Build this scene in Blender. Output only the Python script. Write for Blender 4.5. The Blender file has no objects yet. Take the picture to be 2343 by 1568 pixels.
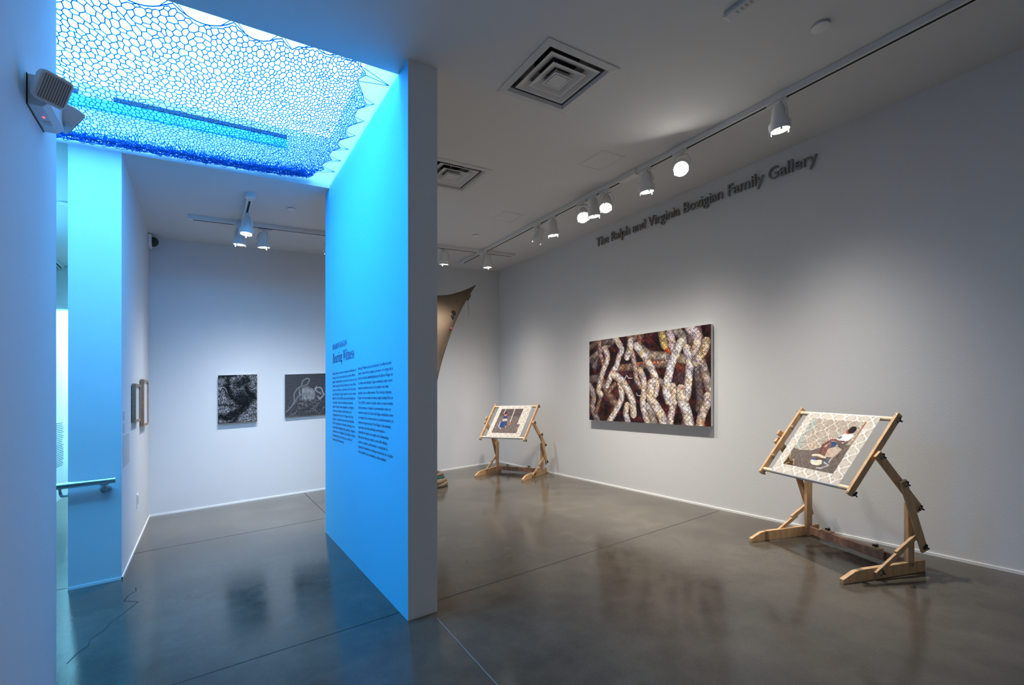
import bpy, bmesh, math, random
import numpy as np
from mathutils import Vector, Matrix

# ------------------------------------------------------------------ scene, camera, light set-up
scene = bpy.context.scene
COL = scene.collection
PI = math.pi

# camera: level, 17 mm class architectural lens with a small rise
FPX, YAW, CAMH = 1091.07, 0.576796, 1.58
RIGHT = (math.cos(YAW), -math.sin(YAW))
# made-up slope that follows the skewed horizon of the view (about 5 %): floor and ceiling rise together, walls stay plumb
SKEW = 0.050775
GX, GY = SKEW * RIGHT[0], SKEW * RIGHT[1]


def gz(x, y):
    return GX * x + GY * y


def W(x, y, h):
    """gallery coordinates (h = height above the floor at that spot) to world"""
    return Vector((x, y, h + gz(x, y)))


cam_data = bpy.data.cameras.new('camera')
cam = bpy.data.objects.new('camera', cam_data)
COL.objects.link(cam)
cam.location = (0, 0, CAMH)
cam.rotation_euler = (PI / 2, 0, -YAW)
cam_data.sensor_fit = 'HORIZONTAL'
cam_data.sensor_width = 36
cam_data.lens = FPX / 2343 * 36
cam_data.shift_y = (875.64 - 784) / 2343
cam_data.clip_start = 0.05
scene.camera = cam

scene.view_settings.view_transform = 'Standard'
scene.view_settings.look = 'None'
scene.view_settings.exposure = 0.0
scene.view_settings.gamma = 1.0
scene.view_settings.use_curve_mapping = False

world = bpy.data.worlds.new('world')
scene.world = world
world.use_nodes = True
world.node_tree.nodes['Background'].inputs[0].default_value = (0.6, 0.8, 1.0, 1)
world.node_tree.nodes['Background'].inputs[1].default_value = 0.05

SKY_RGB = (0.88, 2.4, 4.0)          # blue-filtered daylight in the roof light
SPOT_RGB = (1.0, 0.93, 0.84)
SPOT_W = 1.07                        # master factor for the track spotlights


def area_light(name, loc, rot, sx, sy, power, rgb, spread=PI):
    d = bpy.data.lights.new(name, 'AREA')
    d.shape = 'RECTANGLE'
    d.size, d.size_y, d.energy, d.color = sx, sy, power, rgb
    d.spread = spread
    o = bpy.data.objects.new(name, d)
    COL.objects.link(o)
    o.location = loc
    o.rotation_euler = rot
    return o


# roof light further down the side corridor
area_light('corridor_roof_light', W(-1.45, 12.4, 3.85), (0, 0, 0), 0.9, 3.4, 330, (0.27, 0.74, 1.0))
# added unseen blue fill lights inside the roof-light shaft: along its near side and at its left end
BLUE = (0.05, 0.45, 1.0)
area_light('unseen_shaft_fill', W(-0.25, 3.36, 4.2), (math.radians(62), 0, 0), 2.4, 0.16, 75, BLUE)
area_light('unseen_shaft_fill', W(-1.42, 4.38, 4.25), (0, math.radians(-48), 0), 0.3, 2.0, 80, BLUE)
area_light('unseen_corridor_fill', W(-1.74, 6.9, 3.74), (0, 0, 0), 0.3, 2.2, 70, (0.12, 0.58, 1.0))  # added fill out of view, tints and brightens the corridor ceiling
area_light('unseen_hall_fill', W(2.2, -2.4, 3.7), (0, 0, 0), 2.4, 1.2, 15, (0.92, 0.96, 1.0))  # unseen fill added behind the camera for partition end and near ceiling

# ------------------------------------------------------------------ materials
M = {}


def s2l(c):
    c = np.asarray(c, dtype=float)
    return np.where(c <= 0.04045, c / 12.92, ((c + 0.055) / 1.055) ** 2.4)


def rgb8(r, g, b):
    return tuple(float(v) for v in s2l(np.array([r, g, b]) / 255.0))


def mat(name, color, rough=0.6, metal=0.0, spec=0.5, noise=None, bump=None, emit=None, obj_var=0.0):
    m = bpy.data.materials.new(name)
    m.use_nodes = True
    nt = m.node_tree
    b = nt.nodes['Principled BSDF']
    b.inputs['Base Color'].default_value = (*color, 1)
    b.inputs['Roughness'].default_value = rough
    b.inputs['Metallic'].default_value = metal
    b.inputs['Specular IOR Level'].default_value = spec
    tc = nt.nodes.new('ShaderNodeTexCoord')
    if noise:
        scale, amt = noise
        n = nt.nodes.new('ShaderNodeTexNoise')
        n.inputs['Scale'].default_value = scale
        n.inputs['Detail'].default_value = 5
        nt.links.new(tc.outputs['Object'], n.inputs['Vector'])
        mp = nt.nodes.new('ShaderNodeMapRange')
        mp.inputs[1].default_value, mp.inputs[2].default_value = 0.3, 0.7
        mp.inputs[3].default_value, mp.inputs[4].default_value = 1 - amt, 1 + amt
        nt.links.new(n.outputs['Fac'], mp.inputs[0])
        mx = nt.nodes.new('ShaderNodeVectorMath')
        mx.operation = 'SCALE'
        mx.inputs[0].default_value = color
        nt.links.new(mp.outputs[0], mx.inputs['Scale'])
        nt.links.new(mx.outputs[0], b.inputs['Base Color'])
    if bump:
        scale, dist = bump
        n = nt.nodes.new('ShaderNodeTexNoise')
        n.inputs['Scale'].default_value = scale
        n.inputs['Detail'].default_value = 3
        nt.links.new(tc.outputs['Object'], n.inputs['Vector'])
        bp = nt.nodes.new('ShaderNodeBump')
        bp.inputs['Strength'].default_value = 0.5
        bp.inputs['Distance'].default_value = dist
        nt.links.new(n.outputs['Fac'], bp.inputs['Height'])
        nt.links.new(bp.outputs[0], b.inputs['Normal'])
    if emit:
        b.inputs['Emission Color'].default_value = (*emit[0], 1)
        b.inputs['Emission Strength'].default_value = emit[1]
    M[name] = m
    return m


mat('wall_paint', (0.74, 0.745, 0.75), 0.9, spec=0.2, bump=(60, 0.0015))
mat('ceiling_paint', (0.72, 0.715, 0.71), 0.95, spec=0.1)
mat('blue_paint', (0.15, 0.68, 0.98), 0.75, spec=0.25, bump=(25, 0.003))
mat('trim_white', (0.9, 0.9, 0.89), 0.6)
mat('white_metal', (0.78, 0.78, 0.77), 0.45)
mat('vent_metal', (0.62, 0.62, 0.62), 0.5)
mat('slot_black', (0.008, 0.008, 0.008), 0.7)
mat('duct_black', (0.01, 0.01, 0.012), 0.9)
mat('duct_grey', (0.4, 0.4, 0.4), 0.8)
mat('black_plastic', (0.012, 0.012, 0.013), 0.35)
mat('steel', (0.62, 0.64, 0.66), 0.32, metal=1.0)
mat('bolt_steel', (0.6, 0.6, 0.58), 0.3, metal=1.0)
mat('lens_glow', (1, 1, 1), 0.3, emit=((1.0, 0.96, 0.88), 10.0))
mat('lens_bright', (1, 1, 1), 0.3, emit=((1.0, 0.97, 0.9), 90.0))
mat('sky_glow', (1, 1, 1), 1.0, emit=(SKY_RGB, 1.0))
mat('ledge_shade', (0.10, 0.55, 0.85), 0.6)  # shade on the ledge face is put into this blue
mat('dark_channel', (0.012, 0.02, 0.03), 0.6)
mat('net_cord', (0.006, 0.15, 0.55), 0.8, spec=0.2)
mat('navy_vinyl', (0.012, 0.05, 0.16), 0.7)
mat('letter_grey', (0.31, 0.305, 0.30), 0.5)
mat('label_white', (0.62, 0.60, 0.565), 0.8)
mat('label_ink', (0.35, 0.36, 0.38), 0.8)
mat('frame_wood', (0.36, 0.20, 0.12), 0.5, noise=(30, 0.2))
mat('mat_board', (0.75, 0.75, 0.73), 0.3)
mat('shell_white', (0.80, 0.81, 0.82), 0.4)
mat('grid_lens', (0.66, 0.68, 0.70), 0.25)
mat('grid_dark', (0.12, 0.12, 0.13), 0.5)
mat('led_red', (0.8, 0.02, 0.02), 0.4, emit=((1.0, 0.05, 0.05), 6.0))
mat('dowel_wood', (0.74, 0.60, 0.42), 0.45, noise=(40, 0.08))
mat('fabric_side', (0.62, 0.62, 0.60), 0.9)
mat('canvas_edge', (0.72, 0.71, 0.69), 0.8)
mat('joint_dark', (0.018, 0.017, 0.016), 0.6)
mat('joint_glint', (0.16, 0.22, 0.27), 0.35)  # pale tone paints the glint of light along one joint
mat('crack_dark', (0.008, 0.014, 0.02), 0.8)
mat('pile_teal', (0.015, 0.075, 0.075), 0.9, noise=(80, 0.4))
mat('pile_red', (0.24, 0.05, 0.06), 0.9, noise=(80, 0.4))
mat('pile_pale', (0.42, 0.36, 0.32), 0.9, noise=(80, 0.3))


def wood(name, c0, c1, scale=9.0):
    m = bpy.data.materials.new(name)
    m.use_nodes = True
    nt = m.node_tree
    b = nt.nodes['Principled BSDF']
    b.inputs['Roughness'].default_value = 0.42
    tc = nt.nodes.new('ShaderNodeTexCoord')
    oi = nt.nodes.new('ShaderNodeObjectInfo')
    add = nt.nodes.new('ShaderNodeVectorMath')
    nt.links.new(tc.outputs['Object'], add.inputs[0])
    nt.links.new(oi.outputs['Random'], add.inputs[1])
    wv = nt.nodes.new('ShaderNodeTexWave')
    wv.inputs['Scale'].default_value = scale
    wv.inputs['Distortion'].default_value = 6.0
    wv.inputs['Detail'].default_value = 3.0
    wv.inputs['Detail Scale'].default_value = 1.6
    nt.links.new(add.outputs[0], wv.inputs['Vector'])
    rp = nt.nodes.new('ShaderNodeValToRGB')
    rp.color_ramp.elements[0].color = (*c0, 1)
    rp.color_ramp.elements[1].color = (*c1, 1)
    nt.links.new(wv.outputs['Fac'], rp.inputs['Fac'])
    nt.links.new(rp.outputs['Color'], b.inputs['Base Color'])
    M[name] = m


wood('easel_wood', (0.56, 0.335, 0.17), (0.63, 0.405, 0.22), 5.0)
wood('red_wood', (0.33, 0.165, 0.105), (0.45, 0.25, 0.165), 9.0)


def burlap():
    m = bpy.data.materials.new('burlap')
    m.use_nodes = True
    nt = m.node_tree
    b = nt.nodes['Principled BSDF']
    b.inputs['Roughness'].default_value = 0.95
    tc = nt.nodes.new('ShaderNodeTexCoord')
    wv = nt.nodes.new('ShaderNodeTexWave')
    wv.bands_direction = 'DIAGONAL'
    wv.inputs['Scale'].default_value = 38
    wv.inputs['Distortion'].default_value = 1.5
    nt.links.new(tc.outputs['Object'], wv.inputs['Vector'])
    ns = nt.nodes.new('ShaderNodeTexNoise')
    ns.inputs['Scale'].default_value = 3
    nt.links.new(tc.outputs['Object'], ns.inputs['Vector'])
    mx = nt.nodes.new('ShaderNodeMath')
    mx.operation = 'MULTIPLY'
    nt.links.new(wv.outputs['Fac'], mx.inputs[0])
    nt.links.new(ns.outputs['Fac'], mx.inputs[1])
    rp = nt.nodes.new('ShaderNodeValToRGB')
    rp.color_ramp.elements[0].color = (0.10, 0.066, 0.043, 1)
    rp.color_ramp.elements[1].color = (0.235, 0.17, 0.115, 1)
    rp.color_ramp.elements[1].position = 0.6
    nt.links.new(mx.outputs[0], rp.inputs['Fac'])
    nt.links.new(rp.outputs['Color'], b.inputs['Base Color'])
    bp = nt.nodes.new('ShaderNodeBump')
    bp.inputs['Distance'].default_value = 0.002
    nt.links.new(wv.outputs['Fac'], bp.inputs['Height'])
    nt.links.new(bp.outputs[0], b.inputs['Normal'])
    M['burlap'] = m


burlap()


def concrete():
    m = bpy.data.materials.new('polished_concrete')
    m.use_nodes = True
    nt = m.node_tree
    b = nt.nodes['Principled BSDF']
    tc = nt.nodes.new('ShaderNodeTexCoord')

    def noise(scale, detail, rough=0.55):
        n = nt.nodes.new('ShaderNodeTexNoise')
        n.inputs['Scale'].default_value = scale
        n.inputs['Detail'].default_value = detail
        n.inputs['Roughness'].default_value = rough
        nt.links.new(tc.outputs['Object'], n.inputs['Vector'])
        return n
    n1, n2, n3 = noise(0.9, 5), noise(4.0, 8, 0.65), noise(260, 2)

    def rng(n, lo, hi, a, bb):
        r = nt.nodes.new('ShaderNodeMapRange')
        r.inputs[1].default_value, r.inputs[2].default_value = lo, hi
        r.inputs[3].default_value, r.inputs[4].default_value = a, bb
        nt.links.new(n.outputs['Fac'], r.inputs[0])
        return r

    def mul(a, bb):
        x = nt.nodes.new('ShaderNodeMath')
        x.operation = 'MULTIPLY'
        nt.links.new(a.outputs[0], x.inputs[0])
        nt.links.new(bb.outputs[0], x.inputs[1])
        return x
    f = mul(mul(rng(n1, 0.3, 0.7, 0.72, 1.28), rng(n2, 0.3, 0.7, 0.82, 1.18)), rng(n3, 0.3, 0.75, 0.84, 1.3))
    sc = nt.nodes.new('ShaderNodeVectorMath')
    sc.operation = 'SCALE'
    sc.inputs[0].default_value = (0.084, 0.0725, 0.058)
    nt.links.new(f.outputs[0], sc.inputs['Scale'])
    nt.links.new(sc.outputs[0], b.inputs['Base Color'])
    r = rng(n2, 0.25, 0.75, 0.10, 0.19)
    nt.links.new(r.outputs[0], b.inputs['Roughness'])
    b.inputs['Specular IOR Level'].default_value = 0.5
    bp = nt.nodes.new('ShaderNodeBump')
    bp.inputs['Strength'].default_value = 0.05
    bp.inputs['Distance'].default_value = 0.002
    nt.links.new(n3.outputs['Fac'], bp.inputs['Height'])
    nt.links.new(bp.outputs[0], b.inputs['Normal'])
    M['polished_concrete'] = m


concrete()


def painted(name, rough=0.6):
    """artwork surface: colours come from the mesh's own colour attribute"""
    m = bpy.data.materials.new(name)
    m.use_nodes = True
    nt = m.node_tree
    b = nt.nodes['Principled BSDF']
    b.inputs['Roughness'].default_value = rough
    b.inputs['Specular IOR Level'].default_value = 0.2
    a = nt.nodes.new('ShaderNodeAttribute')
    a.attribute_name = 'Col'
    nt.links.new(a.outputs['Color'], b.inputs['Base Color'])
    M[name] = m


painted('artwork')
painted('printed_cloth', 0.85)


# ------------------------------------------------------------------ mesh helpers (gallery coordinates)
class MB:
    def __init__(self):
        self.v, self.f, self.mi = [], [], []

    def add(self, vs, fs, mi=0):
        o = len(self.v)
        self.v += [tuple(map(float, p)) for p in vs]
        self.f += [tuple(i + o for i in f) for f in fs]
        self.mi += [mi] * len(fs)
        return self

    def box(self, x0, x1, y0, y1, h0, h1, mi=0):
        vs = [(x, y, h) for h in (h0, h1) for y in (y0, y1) for x in (x0, x1)]
        return self.add(vs, [(0, 2, 3, 1), (4, 5, 7, 6), (0, 1, 5, 4), (2, 6, 7, 3), (0, 4, 6, 2), (1, 3, 7, 5)], mi)

    def beam(self, p0, p1, side, w, t, mi=0):
        """bar from p0 to p1; 'side' = direction of the width w, thickness t across"""
        p0, p1, s = Vector(p0), Vector(p1), Vector(side)
        d = (p1 - p0).normalized()
        s = (s - d * s.dot(d)).normalized()
        n = d.cross(s).normalized()
        vs = []
        for p in (p0, p1):
            for a, b in ((-1, -1), (1, -1), (1, 1), (-1, 1)):
                vs.append(p + s * (a * w / 2) + n * (b * t / 2))
        return self.add(vs, [(0, 3, 2, 1), (4, 5, 6, 7), (0, 1, 5, 4), (1, 2, 6, 5), (2, 3, 7, 6), (3, 0, 4, 7)], mi)

    def slab(self, outline, axis, t, mi=0):
        """closed outline (points) extruded by vector axis*t, centred"""
        a = Vector(axis).normalized() * (t / 2)
        n = len(outline)
        vs = [Vector(p) - a for p in outline] + [Vector(p) + a for p in outline]
        fs = [tuple(range(n))[::-1], tuple(range(n, 2 * n))]
        fs += [(i, (i + 1) % n, n + (i + 1) % n, n + i) for i in range(n)]
        return self.add(vs, fs, mi)

    def tube(self, pts, r, n=8, cap=True, mi=0):
        pts = [Vector(p) for p in pts]
        rs = r if isinstance(r, (list, tuple)) else [r] * len(pts)
        up = Vector((0, 0, 1))
        rings = []
        for i, p in enumerate(pts):
            d = (pts[min(i + 1, len(pts) - 1)] - pts[max(i - 1, 0)])
            d = d.normalized() if d.length > 1e-9 else Vector((0, 0, 1))
            ref = up if abs(d.dot(up)) < 0.95 else Vector((1, 0, 0))
            s = d.cross(ref).normalized()
            t = s.cross(d).normalized()
            rings.append([p + (s * math.cos(2 * PI * k / n) + t * math.sin(2 * PI * k / n)) * rs[i] for k in range(n)])
        vs = [q for rg in rings for q in rg]
        fs = []
        for i in range(len(pts) - 1):
            for k in range(n):
                k2 = (k + 1) % n
                fs.append((i * n + k, i * n + k2, (i + 1) * n + k2, (i + 1) * n + k))
        if cap:
            fs.append(tuple(range(n))[::-1])
            fs.append(tuple((len(pts) - 1) * n + k for k in range(n)))
        return self.add(vs, fs, mi)

    def lathe(self, c, axis, prof, n=24, mi=0, cap0=True, cap1=True):
        """prof = [(distance along axis, radius), ...]"""
        c, a = Vector(c), Vector(axis).normalized()
        ref = Vector((0, 0, 1)) if abs(a.z) < 0.9 else Vector((1, 0, 0))
        s = a.cross(ref).normalized()
        t = a.cross(s).normalized()
        vs, fs = [], []
        for d, r in prof:
            for k in range(n):
                an = 2 * PI * k / n
                vs.append(c + a * d + (s * math.cos(an) + t * math.sin(an)) * r)
        for i in range(len(prof) - 1):
            for k in range(n):
                k2 = (k + 1) % n
                fs.append((i * n + k, (i + 1) * n + k, (i + 1) * n + k2, i * n + k2))
        if cap0:
            fs.append(tuple(range(n)))
        if cap1:
            fs.append(tuple((len(prof) - 1) * n + k for k in range(n))[::-1])
        return self.add(vs, fs, mi)

    def build(self, name, mats, root=None, parent=None, smooth=False, bevel=0, colors=None, origin=None):
        """link as one mesh object; root/parent = the object it is a part of"""
        par = parent or root
        if par is not None:
            org = Vector(par['org'])
        elif origin is not None:
            org = W(*origin)
        else:
            xs = np.array(self.v)
            lo, hi = xs.min(0), xs.max(0)
            org = W((lo[0] + hi[0]) / 2, (lo[1] + hi[1]) / 2, lo[2])
        me = bpy.data.meshes.new(name)
        me.from_pydata([W(*p) - org for p in self.v], [], self.f)
        mats = mats if isinstance(mats, (list, tuple)) else [mats]
        for mm in mats:
            me.materials.append(M[mm])
        if len(mats) > 1:
            me.polygons.foreach_set('material_index', self.mi)
        if smooth:
            me.polygons.foreach_set('use_smooth', [True] * len(me.polygons))
            if smooth == 'auto':
                me.set_sharp_from_angle(angle=math.radians(35))
        if colors is not None:
            at = me.color_attributes.new('Col', 'FLOAT_COLOR', 'POINT')
            c = np.ones((len(self.v), 4), dtype=np.float32)
            c[:, :3] = s2l(np.clip(colors, 0, 1))
            at.data.foreach_set('color', c.ravel())
        bm = bmesh.new()
        bm.from_mesh(me)
        bmesh.ops.recalc_face_normals(bm, faces=bm.faces)
        bm.to_mesh(me)
        bm.free()
        me.update()
        o = bpy.data.objects.new(name, me)
        COL.objects.link(o)
        if par is not None:
            o.parent = par
            o['org'] = tuple(org)
        else:
            o.location = org
            o['org'] = tuple(org)
        if bevel:
            md = o.modifiers.new('bevel', 'BEVEL')
            md.width = bevel
            md.segments = 2
            md.limit_method = 'ANGLE'
        return o


def thing(name, label, cat, x, y, h, group=None):
    o = bpy.data.objects.new(name, None)
    o.empty_display_size = 0.05
    COL.objects.link(o)
    o.location = W(x, y, h)
    o['org'] = tuple(W(x, y, h))
    o['label'], o['category'] = label, cat
    if group:
        o['group'] = group
    return o


def tag(o, label, cat, group=None):
    o['label'], o['category'] = label, cat
    if group:
        o['group'] = group
    return o


def struct(o):
    o['kind'] = 'structure'
    return o


# ------------------------------------------------------------------ the building
XR, YB, XP, XP2, YP0, YP1 = 4.98, 8.13, 1.17, 1.385, 3.09, 5.66
XL, YL, XS, CH = -0.60, 5.47, -0.956, 3.81
YS, YF = 3.28, 3.19           # near edge of the roof light; end of the near left wall
SX0 = -1.62                   # left edge of the roof light
CX0, CY1 = -3.6, 14.6         # corridor extents
YK = -4.5                     # wall behind the camera

V1 = (1.915, 2.505, 2.475, 3.095)     # square openings for the two air diffusers
V2 = (1.925, 2.515, 4.295, 4.915)


def plate(holes, x0, x1, y0, y1, h0, h1):
    xs = sorted({x0, x1, *[a for q in holes for a in q[:2]]})
    ys = sorted({y0, y1, *[a for q in holes for a in q[2:]]})
    b = MB()
    for i in range(len(xs) - 1):
        for j in range(len(ys) - 1):
            cx, cy = (xs[i] + xs[i + 1]) / 2, (ys[j] + ys[j + 1]) / 2
            if any(q[0] < cx < q[1] and q[2] < cy < q[3] for q in holes):
                continue
            b.box(xs[i], xs[i + 1], ys[j], ys[j + 1], h0, h1)
    return b


b = MB()
b.box(CX0 - 0.2, XR + 0.2, YK - 0.2, YB + 0.2, -0.12, 0)
b.box(CX0 - 0.2, XS + 0.3, YB + 0.2, CY1 + 0.2, -0.12, 0)
struct(b.build('floor', 'polished_concrete', origin=(0, 0, 0)))

hl = [(SX0, XP, YS, YL), V1, V2]
b = plate(hl, CX0 - 0.2, XR + 0.2, YK - 0.2, YB + 0.2, CH, CH + 0.1)
b.box(CX0 - 0.2, XS + 0.3, YB + 0.2, 10.3, CH, CH + 0.1)
struct(b.build('ceiling', 'ceiling_paint', origin=(0, 0, CH)))


def wall(name, *a, mats='wall_paint'):
    return struct(MB().box(*a).build(name, mats, origin=(a[0], a[2], 0)))


wall('wall_right', XR, XR + 0.2, YK, YB + 0.2, 0, CH)
wall('wall_back', XL, XR, YB, YB + 0.2, 0, CH)
wall('wall_left', XS, XL, YL, YB + 0.2, 0, CH)
wall('wall_entry', XL - 0.2, XL, YK, YF, 0, CH)
wall('wall_rear', CX0, XR, YK - 0.2, YK, 0, CH)
b = MB().box(-2.2, -2.0, 5.47, CY1, 0, CH)
struct(b.build('wall_corridor', 'wall_paint', origin=(-2, 5.47, 0)))
wall('wall_hall', CX0 - 0.2, CX0, YK, 5.6, 0, CH)
wall('wall_recess', CX0, -2.2, 5.47, 5.67, 0, CH)
wall('wall_passage', XS, XS + 0.2, YB + 0.2, CY1, 0, CH)
wall('wall_far', -2.2, XS + 0.2, CY1, CY1 + 0.2, 0, 4.4)
# dropped header across the corridor and the lit ceiling beyond it
struct(MB().box(-2.0, XS, 10.3, 10.5, 3.12, CH + 0.1).build('trim_5', 'wall_paint', origin=(-1.5, 10.3, 3.1)))
struct(MB().box(-2.0, XS, 10.5, CY1, 3.95, 4.05).build('trim_6', 'ceiling_paint', origin=(-1.5, 12, 3.9)))

# free-standing partition, blue on its left face
b = MB()
b.box(XP, XP2, YP0, YP1, 0, CH)
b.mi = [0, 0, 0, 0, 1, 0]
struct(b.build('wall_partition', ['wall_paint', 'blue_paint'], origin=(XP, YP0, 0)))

# shaft of the roof light and its glazing
SH = 4.36
wall('wall_shaft_near', SX0 - 0.1, XP + 0.1, YS - 0.1, YS, CH + 0.1, SH)
wall('wall_shaft_far', SX0 - 0.1, XP + 0.1, YL, YL + 0.1, CH + 0.1, SH)
wall('wall_shaft_left', SX0 - 0.1, SX0, YS, YL, CH + 0.1, SH)
wall('wall_shaft_right', XP, XP + 0.1, YS, YL, CH + 0.1, SH)
struct(MB().box(SX0 - 0.1, XP + 0.1, YS - 0.1, YL + 0.1, SH, SH + 0.04).build('window_1', 'sky_glow', origin=(0, 4.4, SH)))

# narrow shadow-gap bases and slab joints
def base(name, *a):
    struct(MB().box(*a).build(name, 'trim_white', origin=(a[0], a[2], 0)))


base('baseboard_right', XR - 0.008, XR, YK, YB, 0, 0.022)
base('baseboard_back', XL, XR, YB - 0.008, YB, 0, 0.022)
base('baseboard_left', XL, XL + 0.008, YL - 0.008, YB, 0, 0.022)
base('baseboard_return', XS, XL + 0.008, YL - 0.008, YL, 0, 0.022)


def joint(name, x0, y0, x1, y1, m='joint_dark', w=0.008):
    struct(MB().beam((x0, y0, 0.0), (x1, y1, 0.0), (y0 - y1, x1 - x0, 0), w, 0.0016).build(name, m, origin=(x0, y0, 0)))


joint('trim_1', -0.55, 3.24, XR - 0.05, 3.26)
joint('trim_2', -0.59, 6.30, 1.9, 6.26)
joint('trim_3', 1.345, 5.7, 1.36, 8.12)
joint('trim_4', 1.343, 3.0, 1.29, 2.0, 'joint_glint', 0.005)
joint('trim_7', -2.0, 5.60, XS, 5.54, 'joint_dark', 0.008)
b = MB()
crack = [(-0.69, 3.92), (-0.66, 4.06), (-0.62, 4.12), (-0.63, 4.22), (-0.57, 4.32), (-0.55, 4.45), (-0.50, 4.55), (-0.42, 4.76),
         (-0.52, 4.86), (-0.50, 4.98), (-0.46, 5.04), (-0.47, 5.14)]
for p, q in zip(crack[:-1], crack[1:]):
    b.beam((*p, 0), (*q, 0), (p[1] - q[1], q[0] - p[0], 0), 0.006, 0.0014)
struct(b.build('trim_8', 'crack_dark', origin=(-0.6, 4.4, 0)))

# ------------------------------------------------------------------ painting tools for the artworks (numpy rasters)
RNG = np.random.default_rng(7)


def value_noise(h, w, cell, rng=RNG):
    gh, gw = int(h / cell) + 3, int(w / cell) + 3
    g = rng.random((gh, gw))
    y, x = np.mgrid[0:h, 0:w] / cell
    y0, x0 = y.astype(int), x.astype(int)
    fy, fx = y - y0, x - x0
    fy, fx = fy * fy * (3 - 2 * fy), fx * fx * (3 - 2 * fx)
    a = g[y0, x0] * (1 - fx) + g[y0, x0 + 1] * fx
    c = g[y0 + 1, x0] * (1 - fx) + g[y0 + 1, x0 + 1] * fx
    return a * (1 - fy) + c * fy


def smooth_line(pts, per=10):
    pts = np.array(pts, float)
    if len(pts) < 3:
        t = np.linspace(0, 1, per)[:, None]
        return pts[0] * (1 - t) + pts[-1] * t
    P = np.vstack([2 * pts[0] - pts[1], pts, 2 * pts[-1] - pts[-2]])
    out = []
    for i in range(1, len(P) - 2):
        for t in np.linspace(0, 1, per, endpoint=False):
            a, b_, c, d = P[i - 1], P[i], P[i + 1], P[i + 2]
            out.append(0.5 * ((2 * b_) + (c - a) * t + (2 * a - 5 * b_ + 4 * c - d) * t * t + (3 * b_ - a - 3 * c + d) * t ** 3))
    out.append(pts[-1])
    return np.array(out)


class Raster:
    def __init__(self, w, h, bg):
        self.w, self.h = w, h
        self.a = np.ones((h, w, 3)) * np.array(bg) / 255.0
        self.yy, self.xx = np.mgrid[0:h, 0:w].astype(float)

    def dist(self, pts):
        """distance to polyline, signed side and running length"""
        d = np.full((self.h, self.w), 1e9)
        side = np.zeros((self.h, self.w))
        run = np.zeros((self.h, self.w))
        L = 0
        for p, q in zip(pts[:-1], pts[1:]):
            e = q - p
            l2 = (e ** 2).sum()
            if l2 < 1e-9:
                continue
            t = np.clip(((self.xx - p[0]) * e[0] + (self.yy - p[1]) * e[1]) / l2, 0, 1)
            dx, dy = self.xx - p[0] - t * e[0], self.yy - p[1] - t * e[1]
            dd = np.hypot(dx, dy)
            m = dd < d
            d[m] = dd[m]
            side[m] = ((e[0] * dy - e[1] * dx) / math.sqrt(l2))[m]
            run[m] = (L + t * math.sqrt(l2))[m]
            L += math.sqrt(l2)
        return d, side, run

    def rope(self, pts, width, color, dark, tex):
        d, side, run = self.dist(smooth_line(pts, 6))
        r = width / 2
        m = d < r
        u = np.clip(side / r, -1, 1)
        sh = np.sqrt(np.clip(1 - (u * 0.93) ** 2, 0, 1)) * (1.0 - 0.22 * u)
        ply = 0.88 + 0.12 * np.sin(run / width * 5 + u * 2.4)
        c = np.array(dark) / 255 + (np.array(color) / 255 - np.array(dark) / 255) * np.clip(sh * ply, 0, 1.1)[..., None]
        c = c * tex
        self.a[m] = c[m]

    def line(self, pts, width, color, alpha=1.0, soft=0.7):
        pts = np.array(pts, float)
        x0, y0 = np.floor(pts.min(0) - width - 2).astype(int)
        x1, y1 = np.ceil(pts.max(0) + width + 3).astype(int)
        x0, y0, x1, y1 = max(x0, 0), max(y0, 0), min(x1, self.w), min(y1, self.h)
        if x1 <= x0 or y1 <= y0:
            return
        xx, yy = self.xx[y0:y1, x0:x1], self.yy[y0:y1, x0:x1]
        d = np.full(xx.shape, 1e9)
        for p, q in zip(pts[:-1], pts[1:]):
            e = q - p
            l2 = max((e ** 2).sum(), 1e-9)
            t = np.clip(((xx - p[0]) * e[0] + (yy - p[1]) * e[1]) / l2, 0, 1)
            d = np.minimum(d, np.hypot(xx - p[0] - t * e[0], yy - p[1] - t * e[1]))
        k = np.clip((width / 2 - d) / soft + 0.5, 0, 1)[..., None] * alpha
        self.a[y0:y1, x0:x1] = self.a[y0:y1, x0:x1] * (1 - k) + np.array(color) / 255 * k

    def poly(self, pts, color, alpha=1.0):
        pts = np.array(pts, float)
        ins = np.zeros((self.h, self.w), bool)
        n = len(pts)
        for i in range(n):
            (x1, y1), (x2, y2) = pts[i], pts[(i + 1) % n]
            if y1 == y2:
                continue
            c = ((y1 <= self.yy) & (self.yy < y2)) | ((y2 <= self.yy) & (self.yy < y1))
            ins ^= c & (self.xx < (x2 - x1) * (self.yy - y1) / (y2 - y1) + x1)
        self.a[ins] = self.a[ins] * (1 - alpha) + np.array(color) / 255 * alpha
        return ins

    def blob(self, cx, cy, rx, ry, color, alpha=1.0):
        m = ((self.xx - cx) / rx) ** 2 + ((self.yy - cy) / ry) ** 2 < 1
        self.a[m] = self.a[m] * (1 - alpha) + np.array(color) / 255 * alpha


def homography(src, dst):
    A = []
    for (x, y), (u, v) in zip(src, dst):
        A.append([x, y, 1, 0, 0, 0, -u * x, -u * y, -u])
        A.append([0, 0, 0, x, y, 1, -v * x, -v * y, -v])
    Hm = np.linalg.svd(np.array(A, float))[2][-1].reshape(3, 3)

    def f(pts):
        p = np.hstack([np.array(pts, float), np.ones((len(pts), 1))]) @ Hm.T
        return p[:, :2] / p[:, 2:]
    return f


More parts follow.
